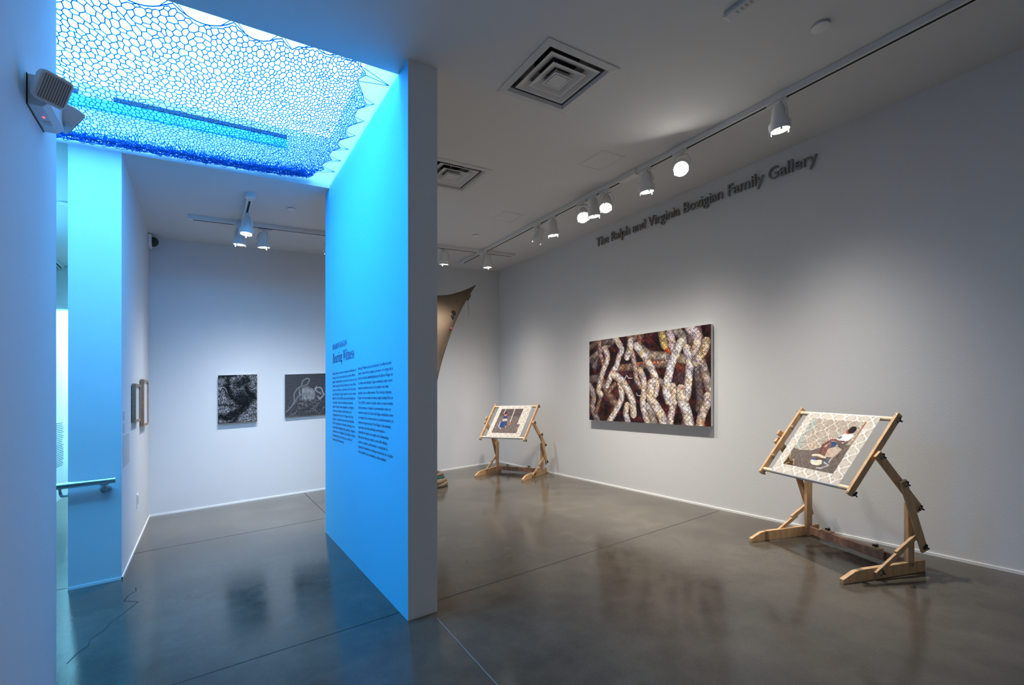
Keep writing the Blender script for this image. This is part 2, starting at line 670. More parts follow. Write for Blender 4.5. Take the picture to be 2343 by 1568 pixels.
def art_ropes():
    w, h = 400, 236
    R = Raster(w, h, (40, 24, 26))
    # lattice of dark red, brown and violet diamonds
    a, c = (R.xx + R.yy * 1.0) / 12.0, (R.xx - R.yy * 1.0) / 12.0
    ia, ic = np.floor(a).astype(int), np.floor(c).astype(int)
    tab = RNG.random((160, 160))
    pick = tab[ia % 160, ic % 160]
    pal = np.array([(34, 20, 24), (56, 28, 28), (78, 34, 34), (42, 28, 24), (66, 42, 30), (40, 32, 52), (50, 24, 34), (92, 40, 38)]) / 255
    R.a = pal[(pick * 8).astype(int) % 8]
    bigv = value_noise(h, w, 34)
    R.a *= (0.55 + 0.8 * bigv)[..., None]
    toP = homography([(162, 338), (1660, 118), (1660, 1362), (162, 1290)], [(0, 0), (w, 0), (w, h), (0, h)])
    fine = value_noise(h, w, 1.6)
    mid = value_noise(h, w, 5)
    dia = 0.86 + 0.22 * tab[(ia * 3 + 7) % 160, (ic * 5 + 3) % 160]
    tex = 1.20 * (0.52 + 0.86 * fine) * (0.85 + 0.3 * mid) * dia
    hue = value_noise(h, w, 14)
    tint = np.stack([1 + 0.10 * (hue - 0.5), np.ones_like(hue), 1 - 0.25 * (hue - 0.5)], -1)
    tx = tex[..., None] * tint
    sx = w / 1500

    def rp(pts, wd, col, dark=(46, 32, 30)):
        R.rope(toP(pts), wd * sx, col, dark, tx)
    G, B, K = (158, 146, 140), (140, 112, 98), (112, 96, 92)
    for pts, wd, c0 in [
        ([(170, 560), (350, 410), (480, 310)], 70, G), ([(150, 430), (250, 360), (420, 340)], 70, K),
        ([(800, 430), (900, 500), (1050, 515), (1340, 545)], 100, G), ([(530, 660), (700, 640), (900, 610), (1110, 600)], 80, B),
        ([(170, 800), (260, 790), (360, 900)], 90, K), ([(1000, 800), (1090, 850), (1190, 880)], 70, G),
        ([(190, 560), (230, 650), (260, 540)], 60, K), ([(1200, 190), (1290, 250), (1330, 330)], 90, G),
        ([(340, 850), (400, 980), (490, 1100)], 90, B), ([(1470, 640), (1500, 800), (1520, 1000), (1510, 1140)], 75, K),
        ([(1545, 590), (1600, 780), (1660, 960)], 85, (176, 158, 148)), ([(690, 470), (725, 640), (740, 790), (785, 870)], 60, (190, 166, 158)),
        ([(895, 1120), (930, 1230), (960, 1340)], 95, (176, 164, 156)), ([(170, 880), (215, 1000), (200, 1130), (260, 1290)], 85, (172, 154, 150)),
        ([(1395, 280), (1400, 430)], 65, K), ([(285, 330), (295, 470), (330, 590)], 60, (176, 140, 136)),
        ([(300, 1000), (270, 1120), (230, 1210)], 55, B), ([(640, 250), (680, 300), (790, 260)], 80, B),
        ([(780, 240), (770, 390)], 60, (150, 110, 96)), ([(1180, 600), (1260, 640), (1330, 700)], 60, (124, 62, 44)),
        ([(1280, 760), (1300, 850), (1290, 960)], 90, (84, 60, 64)), ([(1500, 170), (1530, 300), (1560, 400)], 60, (120, 84, 88)),
        ([(470, 860), (430, 900), (400, 960)], 60, B), ([(1340, 1290), (1310, 1360)], 60, B),
    ]:
        rp(pts, wd, c0, (30, 20, 20))
    rp([(1090, 390), (1150, 440)], 70, (214, 104, 40), (90, 30, 20))
    rp([(760, 600), (1000, 590)], 30, (190, 110, 80), (60, 30, 24))
    F = (236, 218, 208)
    F2 = (226, 204, 192)
    for pts, wd, c0 in [
        ([(360, 430), (385, 540), (335, 680), (295, 830), (275, 930), (305, 980)], 78, F2),
        ([(490, 300), (560, 430), (525, 520), (500, 620), (440, 720), (385, 860)], 72, F),
        ([(540, 840), (560, 1000), (510, 1130), (410, 1300)], 78, F), ([(455, 730), (560, 810), (640, 930), (690, 1050), (705, 1210)], 88, F),
        ([(670, 340), (660, 430), (630, 510)], 90, F2), ([(745, 390), (850, 530), (920, 650), (970, 770), (985, 870), (968, 960)], 84, F),
        ([(790, 690), (830, 800), (832, 950), (820, 1100), (875, 1310)], 76, F2),
        ([(925, 850), (912, 1000), (985, 1130), (1050, 1240), (1085, 1340)], 104, F),
        ([(1150, 240), (1190, 400)], 90, (226, 200, 196)), ([(1190, 880), (1210, 1000), (1180, 1150), (1150, 1330)], 76, F2),
        ([(1280, 350), (1215, 480), (1165, 620), (1130, 780), (1110, 920), (1140, 1040)], 94, (246, 234, 226)),
        ([(1050, 220), (1085, 370)], 85, (206, 178, 112)), ([(1360, 420), (1390, 560), (1382, 750), (1365, 950), (1350, 1000)], 84, F),
        ([(1290, 920), (1290, 1020), (1350, 1160), (1390, 1350)], 108, (244, 230, 222)), ([(1400, 170), (1470, 250), (1490, 360), (1465, 440)], 104, (230, 206, 198)),
        ([(1595, 340), (1560, 440), (1470, 570)], 92, (214, 190, 160)), ([(1615, 1000), (1600, 1080), (1550, 1200), (1515, 1350)], 84, F2),
        ([(625, 1110), (610, 1200), (640, 1320)], 74, F),
    ]:
        rp(pts, wd, c0)
    for k in range(26):
        x, y = RNG.random(2) * (w, h)
        k_ = np.array([(228, 196, 80), (206, 92, 60), (120, 110, 170), (200, 160, 170)][k % 4])
        if R.a[int(y), int(x)].mean() > 0.45:
            R.line([(x, y), (x + 4, y + 5)], 5, k_, 0.55)
    R.line(toP(smooth_line([(570, 790), (605, 775), (622, 745), (645, 775), (690, 778)], 6)), 1.8, (236, 228, 230))
    R.line(toP(smooth_line([(745, 955), (755, 985), (790, 992)], 6)), 1.8, (236, 228, 230))
    R.line(toP(smooth_line([(1095, 500), (1110, 560), (1165, 565)], 6)), 2.2, (226, 214, 208))
    # fine diagonal grid seen through the paint
    g = (np.minimum(a - ia, c - ic) < 0.09)
    R.a[g] *= 0.72
    return R


def art_knit():
    w, h = 180, 246
    R = Raster(w, h, (26, 28, 34))
    R.a *= (0.7 + 0.6 * value_noise(h, w, 20))[..., None]
    T = homography([(160, 245), (905, 226), (905, 1140), (160, 1165)], [(0, 0), (w, 0), (w, h), (0, h)])
    folds = [([(330, 480), (400, 600), (520, 720), (600, 850), (500, 940), (350, 1040), (150, 1030)], 17), ([(600, 860), (690, 760), (790, 640)], 26),
             ([(540, 420), (620, 350), (700, 330)], 20), ([(600, 640), (640, 760)], 30), ([(330, 280), (360, 400), (345, 520)], 9),
             ([(160, 800), (300, 790), (480, 830)], 6), ([(700, 440), (730, 560), (790, 600)], 12), ([(430, 1165), (520, 1010), (660, 900)], 8), ([(160, 260), (260, 250), (470, 240)], 8)]
    mult = np.ones((h, w))
    fa = np.zeros((h, w))
    best = np.full((h, w), 1e9)
    for pts, wd in folds:
        q = T(smooth_line(pts, 5))
        d, sd, rn = R.dist(q)
        mult = np.minimum(mult, np.clip((d - wd * 0.45) / wd, 0.06, 1))
        sg = np.clip(rn / max(rn.max(), 1e-6) * (len(q) - 2), 0, len(q) - 2).astype(int)
        tg = np.arctan2(q[1:, 1] - q[:-1, 1], q[1:, 0] - q[:-1, 0])
        m = d < best
        fa[m] = tg[sg][m]
        best[m] = d[m]
    R.a *= (0.35 + 0.65 * mult)[..., None]
    wob = value_noise(h, w, 24) - 0.5
    for k in range(3600):
        x, y = RNG.random(2) * (w - 1, h - 1)
        mu = mult[int(y), int(x)]
        if RNG.random() > mu + 0.06:
            continue
        a = fa[int(y), int(x)] + 0.9 + wob[int(y), int(x)] * 2.4 + (RNG.random() - 0.5) * 0.5
        l = 3.0 + RNG.random() * 2.6
        pts = [(x, y), (x + l * math.cos(a), y + l * math.sin(a)), (x + l * math.cos(a) + l * math.cos(a + 0.9), y + l * math.sin(a) + l * math.sin(a + 0.9))]
        sh = (90 + 165 * RNG.random()) * (0.35 + 0.65 * mu)
        R.line([(p[0] + 1.3, p[1] + 1.3) for p in pts], 2.3, (16, 17, 22), 0.8)
        R.line(pts, 1.5, (sh, sh, sh * 1.01), 0.9)
    R.line(T(smooth_line([(165, 495), (230, 470), (290, 490), (330, 570)], 8)), 1.6, (225, 225, 225))
    return R


def art_yarn():
    w, h = 150, 168
    R = Raster(w, h, (72, 73, 77))
    R.a *= (0.9 + 0.2 * value_noise(h, w, 3))[..., None]
    T = homography([(1440, 235), (2210, 210), (2210, 1000), (1440, 1040)], [(0, 0), (w * 0.9, 0), (w * 0.9, h), (0, h)])
    pile = T([(1440, 1040), (1460, 940), (1600, 760), (1720, 740), (1900, 700), (2100, 690), (2400, 560), (2400, 1060)])
    R.poly(pile, (62, 62, 66))
    V = Raster(w, h, (0, 0, 0))
    ins = V.poly(pile, (255, 255, 255))
    for k in range(700):
        x, y = RNG.random(2) * (w - 1, h - 1)
        if not ins[int(y), int(x)]:
            continue
        a = RNG.random() * 6.3
        l = 3 + RNG.random() * 4
        s = 70 + 100 * RNG.random() ** 1.6
        R.line([(x, y), (x + l * math.cos(a), y + l * math.sin(a)), (x + l * math.cos(a) + l * math.cos(a + 1), y + l * math.sin(a) + l * math.sin(a + 1))], 1.3, (s, s, s), 0.7)

    def cord(p, wd, c):
        q = T(smooth_line(p, 10))
        R.line(q, wd, (c * 0.6, c * 0.6, c * 0.62), 0.95)
        for i in range(0, len(q) - 1):
            R.line([q[i] + (0, -wd * 0.25), q[i] + (wd * 0.3, wd * 0.3)], 1.0, (c * 1.15, c * 1.15, c * 1.15), 0.8)
    R.poly(T([(1680, 520), (1760, 480), (1850, 450), (1920, 520), (1980, 600), (1920, 700), (1840, 700), (1760, 700), (1690, 640)]), (120, 120, 122), 0.9)
    for k in range(170):
        x, y = T([(1690 + RNG.random() * 270, 480 + RNG.random() * 220)])[0]
        s = 100 + 100 * RNG.random()
        R.line([(x, y), (x + 4, y + 5), (x + 2, y + 9)], 1.2, (s, s, s), 0.7)
    cord([(1460, 940), (1560, 830), (1600, 740), (1600, 600), (1660, 500), (1720, 460), (1750, 360), (1820, 310), (1870, 330), (1830, 420), (1740, 460)], 5.0, 150)
    cord([(1720, 480), (1730, 640), (1720, 740)], 4.2, 90)
    cord([(1620, 740), (1680, 640), (1780, 600)], 5.0, 150)
    cord([(2080, 600), (1990, 540), (1990, 490), (2080, 490), (2110, 570), (2130, 620), (2060, 690), (2020, 650)], 6.5, 178)
    cord([(2210, 520), (2180, 620)], 6, 160)
    cord([(1990, 480), (2010, 440)], 2.4, 150)
    return R


def cloth_base(w, h, seed, dens=1.0):
    """beige damask: pale scrolling tendrils on a warm grey ground"""
    rng = np.random.default_rng(seed)
    R = Raster(w, h, (192, 184, 173))
    P_, A_, X_ = 46 * dens, 11 * dens, 23 * dens
    n = int(w / X_) + 3
    rnd = rng.random

    def vine(i, y):
        sg = 1 if i % 2 else -1
        return (i - 1) * X_ + sg * A_ * math.sin(2 * PI * y / P_) + 2.0 * math.sin(y * 0.21 + i)
    for i in range(n):
        for k in range(-1, int(h / P_) + 2):
            cy = (k + (0.25 if i % 2 else 0.75)) * P_
            cx = (vine(i, cy) + vine(i + 1, cy)) / 2
            R.blob(cx, cy, A_ * 1.05, P_ * 0.30, (172, 164, 154), 0.75)
            for q in range(9):
                a = rnd() * 6.28
                x, y = cx + math.cos(a) * A_ * 0.7 * rnd(), cy + math.sin(a) * P_ * 0.24 * rnd()
                sw = [(x + math.cos(a + t) * (2.6 - t * 0.25), y + math.sin(a + t) * (2.6 - t * 0.25)) for t in np.linspace(0, 5, 8)]
                R.line(sw, 1.1, (160, 152, 143) if q % 3 else (232, 227, 219), 0.7)
    for i in range(n):
        ys_ = np.arange(-2, h + 4, 2.5)
        R.line([(vine(i, y), y) for y in ys_], 3.0, (232, 226, 218), 0.85)
        R.line([(vine(i, y) + 2.6, y) for y in ys_], 1.0, (164, 156, 147), 0.7)
        for y in np.arange(rnd() * 8, h, 9.0):
            sg = 1 if rnd() > 0.5 else -1
            x = vine(i, y)
            R.line([(x, y), (x + sg * 3, y - 2), (x + sg * 4.5, y - 4.5), (x + sg * 3.2, y - 6)], 1.4, (236, 231, 224), 0.8)
    return R


def art_cloth(kind):
    w, h = 200, 184                       # 0.685 x 0.631 m of cloth
    R = cloth_base(w, h, 3 + kind, 0.75)
    u0, u1, v0, v1 = 23, 172, 16, 160     # the printed picture
    base_ = R.a.copy()
    box = (R.xx > u0) & (R.xx < u1) & (R.yy > v0) & (R.yy < v1)
    tone = base_.mean(-1) - 0.74
    if kind == 0:
        T = homography([(600, 205), (1500, 280), (930, 1165), (80, 975)], [(u0, v0), (u1, v0), (u1, v1), (u0, v1)])
        wallc = np.array([164, 154, 143]) / 255
        R.a[box] = wallc + tone[box][:, None] * 0.75
        fl = Raster(w, h, (0, 0, 0)).poly(T([(270, 700), (370, 740), (560, 750), (720, 700), (1240, 665), (930, 1165), (80, 975)]), (1, 1, 1)) & box
        R.a[fl] = np.array([100, 90, 84]) / 255 + tone[fl][:, None] * 0.22
        cy = Raster(w, h, (0, 0, 0)).poly(T([(560, 250), (660, 210), (640, 330), (480, 480), (400, 720), (290, 690), (430, 470)]), (1, 1, 1)) & box
        R.a[cy] = R.a[cy] * np.array([0.92, 1.02, 1.06])
        R.line(T([(1495, 285), (1240, 665)]), 3.2, (134, 84, 44))
        R.poly(T([(1500, 290), (1500, 300), (1260, 680), (1235, 665)]), (190, 180, 168), 0.5)
        # chair
        for q in ([(1290, 510), (1150, 650), (1060, 720)], [(1060, 740), (1000, 890)], [(1080, 640), (1090, 740)], [(1000, 620), (1060, 730)]):
            R.line(T(q), 2.2, (70, 44, 36))
        # skirt cloth on the chair seat
        R.poly(T([(860, 720), (1000, 690), (1090, 740), (1030, 800), (930, 880), (780, 860), (800, 790)]), (176, 158, 142))
        # sitting person, seen from the side: legs, shorts, shirt, arm, head, hair
        R.line(T([(860, 610), (770, 660), (700, 810)]), 8.5, (104, 66, 57))
        R.line(T([(890, 650), (820, 720), (770, 840)]), 8.5, (118, 74, 63))
        R.poly(T([(860, 605), (960, 600), (1020, 640), (960, 690), (880, 720), (910, 640)]), (50, 68, 106))
        R.poly(T([(1030, 520), (1090, 490), (1150, 480), (1270, 480), (1290, 520), (1160, 620), (1020, 600), (1000, 560)]), (222, 220, 218))
        R.poly(T([(1000, 540), (1080, 500), (1090, 540), (1040, 570)]), (112, 118, 116))
        R.line(T([(890, 580), (960, 575), (1020, 600), (1120, 610)]), 5.0, (110, 68, 58))
        R.blob(*T([(910, 578)])[0], 4.5, 3.2, (134, 66, 60))
        R.line(T([(1020, 610), (1090, 690), (1160, 620)]), 8, (92, 80, 72))
        R.poly(T([(1150, 450), (1190, 390), (1260, 400), (1250, 460), (1180, 490)]), (150, 84, 68))
        R.blob(*T([(1262, 412)])[0], 9.5, 10.5, (36, 26, 28))
        # shoes, bag and yarn on the floor
        R.line(T([(590, 830), (680, 830), (790, 880)]), 6, (206, 190, 166))
        R.blob(*T([(640, 950)])[0], 17, 10, (206, 198, 182))
        R.line(T([(590, 895), (660, 905)]), 5, (60, 82, 128))
        R.line(T([(660, 900), (770, 900)]), 4.5, (92, 48, 36))
        R.poly(T([(760, 900), (850, 880), (840, 990), (740, 960)]), (78, 82, 88))
        for q in ([(650, 1050), (720, 1060), (830, 1020)], [(780, 960), (850, 1010)], [(860, 960), (910, 890)]):
            R.line(T(q), 3.4, (168, 170, 172))
        R.line(T(smooth_line([(540, 940), (560, 990), (650, 1015), (720, 1000)], 6)), 1.4, (50, 44, 42))
        R.line(T([(340, 610), (560, 615), (880, 585)]), 0.9, (96, 88, 80), 0.8)
        for k in range(24):
            p = T([(560 + RNG.random() * 110, 570 + RNG.random() * 150)])[0]
            R.line([p, p + (RNG.random(2) - 0.5) * 8], 1.3, [(250, 240, 226), (214, 150, 84), (120, 82, 58)][k % 3], 0.85)
        R.poly(T([(80, 975), (210, 790), (220, 850), (190, 930), (270, 900), (265, 1010)]), (64, 48, 34))
        for q in ([(120, 930), (215, 800), (200, 880)], [(235, 920), (270, 900), (255, 990)], [(130, 970), (190, 950)]):
            R.line(T(q), 1.5, (226, 190, 128), 0.9)
    else:
        T = homography([(545, 285), (890, 275), (790, 668), (380, 662)], [(u0, v0), (u1 - 18, v0), (u1, v1), (u0, v1)])
        R.a[box] = np.array([104, 94, 92]) / 255 + tone[box][:, None] * 0.35
        up = Raster(w, h, (0, 0, 0)).poly(T([(545, 285), (890, 275), (850, 395), (500, 395)]), (1, 1, 1)) & box
        R.a[up] = np.array([84, 74, 76]) / 255 + tone[up][:, None] * 0.3
        rightc = (R.xx > u1 - 18) & (R.yy < v1 - 52) & box
        R.a[rightc] = base_[rightc]
        R.line(T([(755, 280), (680, 490)]), 4.2, (200, 192, 184))
        R.line(T([(605, 290), (580, 350)]), 3.4, (204, 196, 190))
        R.line(T([(625, 505), (830, 488)]), 3, (142, 92, 62))
        R.line(T([(640, 515), (690, 515), (660, 530)]), 3, (178, 122, 62))
        # sitting person in blue
        R.poly(T([(555, 470), (620, 460), (635, 500), (605, 570), (515, 580), (520, 520)]), (42, 64, 112))
        R.poly(T([(580, 395), (625, 390), (645, 440), (620, 465), (565, 465), (560, 430)]), (44, 58, 102))
        R.poly(T([(560, 435), (640, 430), (630, 470), (560, 480)]), (168, 164, 158))
        R.line(T([(525, 480), (500, 570)]), 3.6, (196, 190, 186))
        R.line(T([(600, 550), (612, 570)]), 3, (190, 170, 160))
        R.line(T([(520, 580), (530, 590)]), 3.6, (220, 216, 212))
        R.blob(*T([(608, 372)])[0], 8, 9, (176, 120, 106))
        R.blob(*T([(612, 354)])[0], 8, 5.5, (66, 26, 30))
        for q in ([(440, 575), (470, 572)], [(480, 520), (500, 570)], [(790, 600), (830, 560)], [(800, 580), (815, 610)]):
            R.line(T(q), 2, (176, 170, 164), 0.8)
        sw = [T([(780 + math.cos(t) * (10 + 4 * t), 590 + math.sin(t) * (8 + 3 * t))])[0] for t in np.linspace(0, 7, 20)]
        R.line(sw, 1.4, (150, 144, 138), 0.8)
    grain = 0.84 + 0.32 * value_noise(h, w, 1.7)
    R.a[box] *= grain[box][:, None]
    return R


def art_grid(bld, P, R, flip=False):
    """grid of P(u,v) points (u right, v down, 0..1) coloured from raster R"""
    w, h = R.w, R.h
    us, vs = (np.arange(w)) / (w - 1), (np.arange(h)) / (h - 1)
    pts = [P(u, v) for v in vs for u in us]
    fs = [(j * w + i, (j + 1) * w + i, (j + 1) * w + i + 1, j * w + i + 1) for j in range(h - 1) for i in range(w - 1)]
    bld.add(pts, fs)
    return R.a.reshape(-1, 3)


# ------------------------------------------------------------------ pictures on the walls
t = thing('painting', 'large colourful painting of pale twisted ropes on the long right wall', 'painting', 4.98, 4.39, 0.955)
PX = 4.925
b = MB()
cols = art_grid(b, lambda u, v: (PX, 5.42 - u * 2.06, 2.14 - v * 1.185), art_ropes())
b.build('canvas', 'artwork', t, colors=cols)
b = MB().box(PX + 0.001, XR - 0.012, 3.362, 5.418, 0.958, 2.137)
b.build('stretcher', 'canvas_edge', t)

t = thing('drawing', 'black and white drawing of chunky knitting, left one on the back wall', 'drawing', 0.447, 8.13, 1.19, 'monochrome drawings on the back wall')
b = MB()
cols = art_grid(b, lambda u, v: (0.198 + u * 0.497, 8.088, 1.898 - v * 0.70), art_knit())
b.build('canvas', 'artwork', t, colors=cols)
MB().box(0.199, 0.694, 8.089, 8.118, 1.199, 1.897).build('stretcher', 'canvas_edge', t)

t = thing('drawing', 'dark grey drawing of a yarn tangle, cut off by the blue partition', 'drawing', 1.45, 8.13, 1.21, 'monochrome drawings on the back wall')
b = MB()
cols = art_grid(b, lambda u, v: (1.078 + u * 0.70, 8.098, 1.882 - v * 0.66), art_yarn())
b.build('canvas', 'artwork', t, colors=cols)
MB().box(1.079, 1.777, 8.099, 8.12, 1.223, 1.881).build('stretcher', 'canvas_edge', t)


def box_frame(label, y0, y1, h0, h1, xf):
    t = thing('picture_frame', label, 'frame', XL, (y0 + y1) / 2, h0, 'shallow wooden frames on the left wall')
    b = MB()
    w = 0.03
    for q in ((y0, y1, h0, h0 + w), (y0, y1, h1 - w, h1), (y0, y0 + w, h0 + w, h1 - w), (y1 - w, y1, h0 + w, h1 - w)):
        b.box(XL + 0.006, xf, *q)
    b.build('frame', 'frame_wood', t, bevel=0.002)
    MB().box(XL + 0.008, xf - 0.012, y0 + w, y1 - w, h0 + w, h1 - w).build('glazed_picture', 'mat_board', t)
    MB().box(XL, XL + 0.006, y0 + 0.03, y1 - 0.03, h0 + 0.03, h1 - 0.03).build('back_panel', 'black_plastic', t)


box_frame('wooden box frame on the left wall, the shorter one nearer the blue corner', 6.155, 6.62, 1.365, 1.765, -0.562)
box_frame('taller wooden box frame on the left wall, next to the back corner', 6.925, 7.50, 1.288, 1.835, -0.558)

for nm, lb, y0, y1, h0, h1 in (
        ('wall_label', 'upper small caption card on the left wall near its corner', 5.56, 5.66, 1.415, 1.495),
        ('wall_label', 'lower small caption card, just under the other caption card', 5.56, 5.66, 1.30, 1.385)):
    t = thing(nm, lb, 'label', XL, (y0 + y1) / 2, h0, 'caption cards on the left wall')
    MB().box(XL, XL + 0.004, y0, y1, h0, h1).build('card', 'label_white', t)
for lb, y0, y1 in (('pale text sheet on the left wall, the one nearer the handrail corner', 5.55, 5.745),
                   ('pale text sheet on the left wall, the one nearer the wooden frames', 5.755, 5.98)):
    t = thing('text_sheet', lb, 'sheet', XL, (y0 + y1) / 2, 0.985, 'text sheets on the left wall')
    MB().box(XL, XL + 0.003, y0, y1, 0.985, 1.28).build('sheet', 'label_white', t)

t = thing('wall_outlet', 'small white outlet plate low on the left wall', 'outlet', XL, 6.68, 0.41)
MB().box(XL, XL + 0.007, 6.63, 6.73, 0.415, 0.56).build('cover_plate', 'trim_white', t, bevel=0.002)
MB().box(XL + 0.007, XL + 0.009, 6.66, 6.70, 0.44, 0.535).build('socket', 'label_ink', t)

# security dome in the far left corner
t = thing('security_camera', 'white corner mount with a dark dome camera high in the left corner', 'camera', XL, 8.0, 3.72)
MB().box(XL, XL + 0.04, 7.92, 8.10, 3.64, 3.80).build('mount', 'trim_white', t, bevel=0.01)
MB().lathe((XL + 0.04, 8.01, 3.72), (1, -0.2, -0.15), [(0, 0.065), (0.03, 0.062), (0.055, 0.048), (0.07, 0.026), (0.075, 0.004)], 20).build('dome', 'black_plastic', t, smooth=True)

# ------------------------------------------------------------------ lettering
def text_mesh(body, offset=0.0, extrude=0.0, spacing=1.0, res=3):
    c = bpy.data.curves.new('lettering', 'FONT')
    c.body = body
    c.size = 1.0
    c.offset = offset
    c.extrude = extrude
    c.space_character = spacing
    c.resolution_u = res
    o = bpy.data.objects.new('lettering', c)
    COL.objects.link(o)
    bpy.context.view_layer.update()
    e = o.evaluated_get(bpy.context.evaluated_depsgraph_get())
    me = e.to_mesh()
    v = np.array([tuple(p.co) for p in me.vertices]) if len(me.vertices) else np.zeros((0, 3))
    f = [tuple(p.vertices) for p in me.polygons]
    e.to_mesh_clear()
    bpy.data.objects.remove(o)
    bpy.data.curves.remove(c)
    return v, f


SIGN = ['The', 'Ralph', 'and', 'Virginia', 'Bozigian', 'Family', 'Gallery']
t = thing('wall_lettering', 'dark grey raised gallery name lettering high on the right wall', 'sign', XR, 3.78, 3.5)
full, _ = text_mesh(' '.join(SIGN), -0.002)
sc_x = 3.06 / (full[:, 0].max() - full[:, 0].min())
sc_h = 0.136 / 0.729
for i, wd in enumerate(SIGN):
    pre = ' '.join(SIGN[:i + 1])
    vfull, _ = text_mesh(pre, -0.002)
    v, f = text_mesh(wd, -0.002, 0.5)
    dx = vfull[:, 0].max() - v[:, 0].max()
    b = MB().add([(XR - 0.016 - p[2] * 0.028, 5.305 - (p[0] + dx - full[:, 0].min()) * sc_x, 3.552 + p[1] * sc_h) for p in v], f)
    b.build('word', 'letter_grey', t)

EN = ["Bearing Witness traces the evolution and influence of", "knitting, as form, image, and process, across Sharon",
      "Kagan's multidisciplinary art practice over the past two", "decades. Kagan first took up knitting as a way to feel",
      "close to her mother, an avid knitter, after she passed", "away. Shortly after, Kagan created a knit color wheel",
      "titled Eins un Tsvei (2003) and declared knitting her", "new medium. Since then, knitting has remained",
      "central to Kagan's work, employed as an allegory", "for interconnectedness, transformation, and",
      "intergenerational trauma. For Kagan, each stitch", "represents a single life, interwoven and indivisible",
      "from the larger fabric of humanity. Spanning across", "various media including drawing, painting, sculpture,",
      "performance, and installation, the exhibition follows", "her sustained focus on knitting as a symbol of",
      "community and relationality."]
ES = ["Bearing Witness traza la evoluci\u00f3n y la influencia del", "tejido, como forma, imagen y proceso, a lo largo de la",
      "pr\u00e1ctica art\u00edstica multidisciplinaria de Sharon Kagan en", "las \u00faltimas dos d\u00e9cadas. Kagan comenz\u00f3 a tejer como",
      "manera de sentirse cerca de su madre, una \u00e1vida", "tejedora, tras su fallecimiento. Poco tiempo despu\u00e9s,",
      "Kagan cre\u00f3 una rueda crom\u00e1tica tejida titulada Eins un", "Tsvei (2003) y declar\u00f3 el tejido como su nuevo medio.",
      "Desde entonces, el tejido ha permanecido como un", "elemento central en la obra de Kagan, empleado como",
      "una alegor\u00eda de la interconexi\u00f3n, la transformaci\u00f3n y el", "trauma intergeneracional. Para Kagan, cada puntada",
      "representa una vida individual, entrelazada e", "indivisible del tejido m\u00e1s amplio de la humanidad.",
      "Abarcando diversos medios, entre ellos dibujo,", "pintura, escultura, performance e instalaci\u00f3n, la",
      "exposici\u00f3n mantiene su enfoque sostenido en el tejido", "como s\u00edmbolo de comunidad y relacionalidad."]


def serif(s):
    out = ''
    for ch in s:
        if 'A' <= ch <= 'Z':
            out += chr(0x1D400 + ord(ch) - 65)
        elif 'a' <= ch <= 'z':
            out += chr(0x1D41A + ord(ch) - 97)
        else:
            out += ch
    return out


def vinyl(t, name, body, y_left, h_base, length, cap, offset, cap_unit=0.729, use_serif=False):
    v, f = text_mesh(serif(body) if use_serif else body, offset)
    if use_serif and (len(v) == 0):
        v, f = text_mesh(body, offset)
    x0, x1 = v[:, 0].min(), v[:, 0].max()
    k = length / (x1 - x0)
    b = MB().add([(XP - 0.0012, y_left - (p[0] - x0) * k, h_base + p[1] * cap / cap_unit) for p in v], f)
    b.build(name, 'navy_vinyl', t)


t = thing('wall_text', 'artist name and exhibition title in large serif letters on blue wall', 'wall text', XP, 5.0, 1.85, 'vinyl texts on the blue wall')
vinyl(t, 'title_line', 'SHARON KAGAN', 5.31, 2.022, 0.60, 0.054, 0.004, 0.66, True)
vinyl(t, 'title_line', 'Bearing Witness', 5.295, 1.880, 0.85, 0.100, 0.0, 0.66, True)


def para(label, lines, y0, h0, pitch, wmax, size):
    t = thing('wall_text', label, 'wall text', XP, y0 - wmax / 2, h0 - pitch * len(lines), 'vinyl texts on the blue wall')
    ms = [text_mesh(s, 0.001, res=2) for s in lines]
    k = wmax / max(v[:, 0].max() for v, f in ms)
    b = MB()
    for i, (v, f) in enumerate(ms):
        b.add([(XP - 0.0012, y0 - p[0] * k, h0 - i * pitch + p[1] * size) for p in v], f)
    b.build('paragraph', 'navy_vinyl', t)


para('narrow left column of English text below the title on blue wall', EN, 5.305, 1.757, 0.0432, 0.95, 0.036)
para('right column of Spanish text on the blue wall', ES, 4.312, 1.762, 0.0432, 0.93, 0.036)

# faint block of text on the corridor wall, too small to read: short strips per line
t = thing('wall_text', 'small block of dark text lines on the bright corridor wall', 'wall text', -2.0, 10.7, 0.55)
b = MB()
rr = random.Random(4)
for i in range(24):
    h = 1.275 - i * 0.031
    y = 10.3
    yend = 11.0 + rr.random() * 0.13
    while y < yend:
        l = 0.03 + rr.random() * 0.07
        b.box(-2.0, -1.9985, y, min(y + l, yend), h, h + 0.012)
        y += l + 0.018
b.build('paragraph', 'navy_vinyl', t)

# ------------------------------------------------------------------ handrail
t = thing('handrail', 'satin steel handrail on the blue-lit wall end at the left', 'handrail', -0.8, YL, 0.8)
MB().tube([(-0.631, 5.39, 0.905), (-1.5, 5.39, 0.905)], 0.0265, 20).build('rail', 'steel', t, smooth='auto')
b = MB()
b.tube([(-0.706, YL - 0.012, 0.828), (-0.706, 5.41, 0.828), (-0.706, 5.392, 0.838), (-0.706, 5.39, 0.872)], 0.0095, 10)
b.lathe((-0.706, YL, 0.828), (0, -1, 0), [(0, 0.042), (0.006, 0.042), (0.014, 0.030), (0.017, 0.010)], 24)
b.box(-0.735, -0.677, 5.380, 5.400, 0.870, 0.882)
b.build('bracket', 'steel', t, smooth='auto')
b = MB()
b.tube([(-0.992, 5.39, 0.880), (-0.992, 5.40, 0.845), (-0.985, 5.42, 0.815), (-0.968, 5.485, 0.805), (-0.957, 5.52, 0.805)], 0.011, 10)
b.lathe((XS, 5.53, 0.805), (-1, 0, 0), [(0, 0.036), (0.006, 0.036), (0.012, 0.012)], 20)
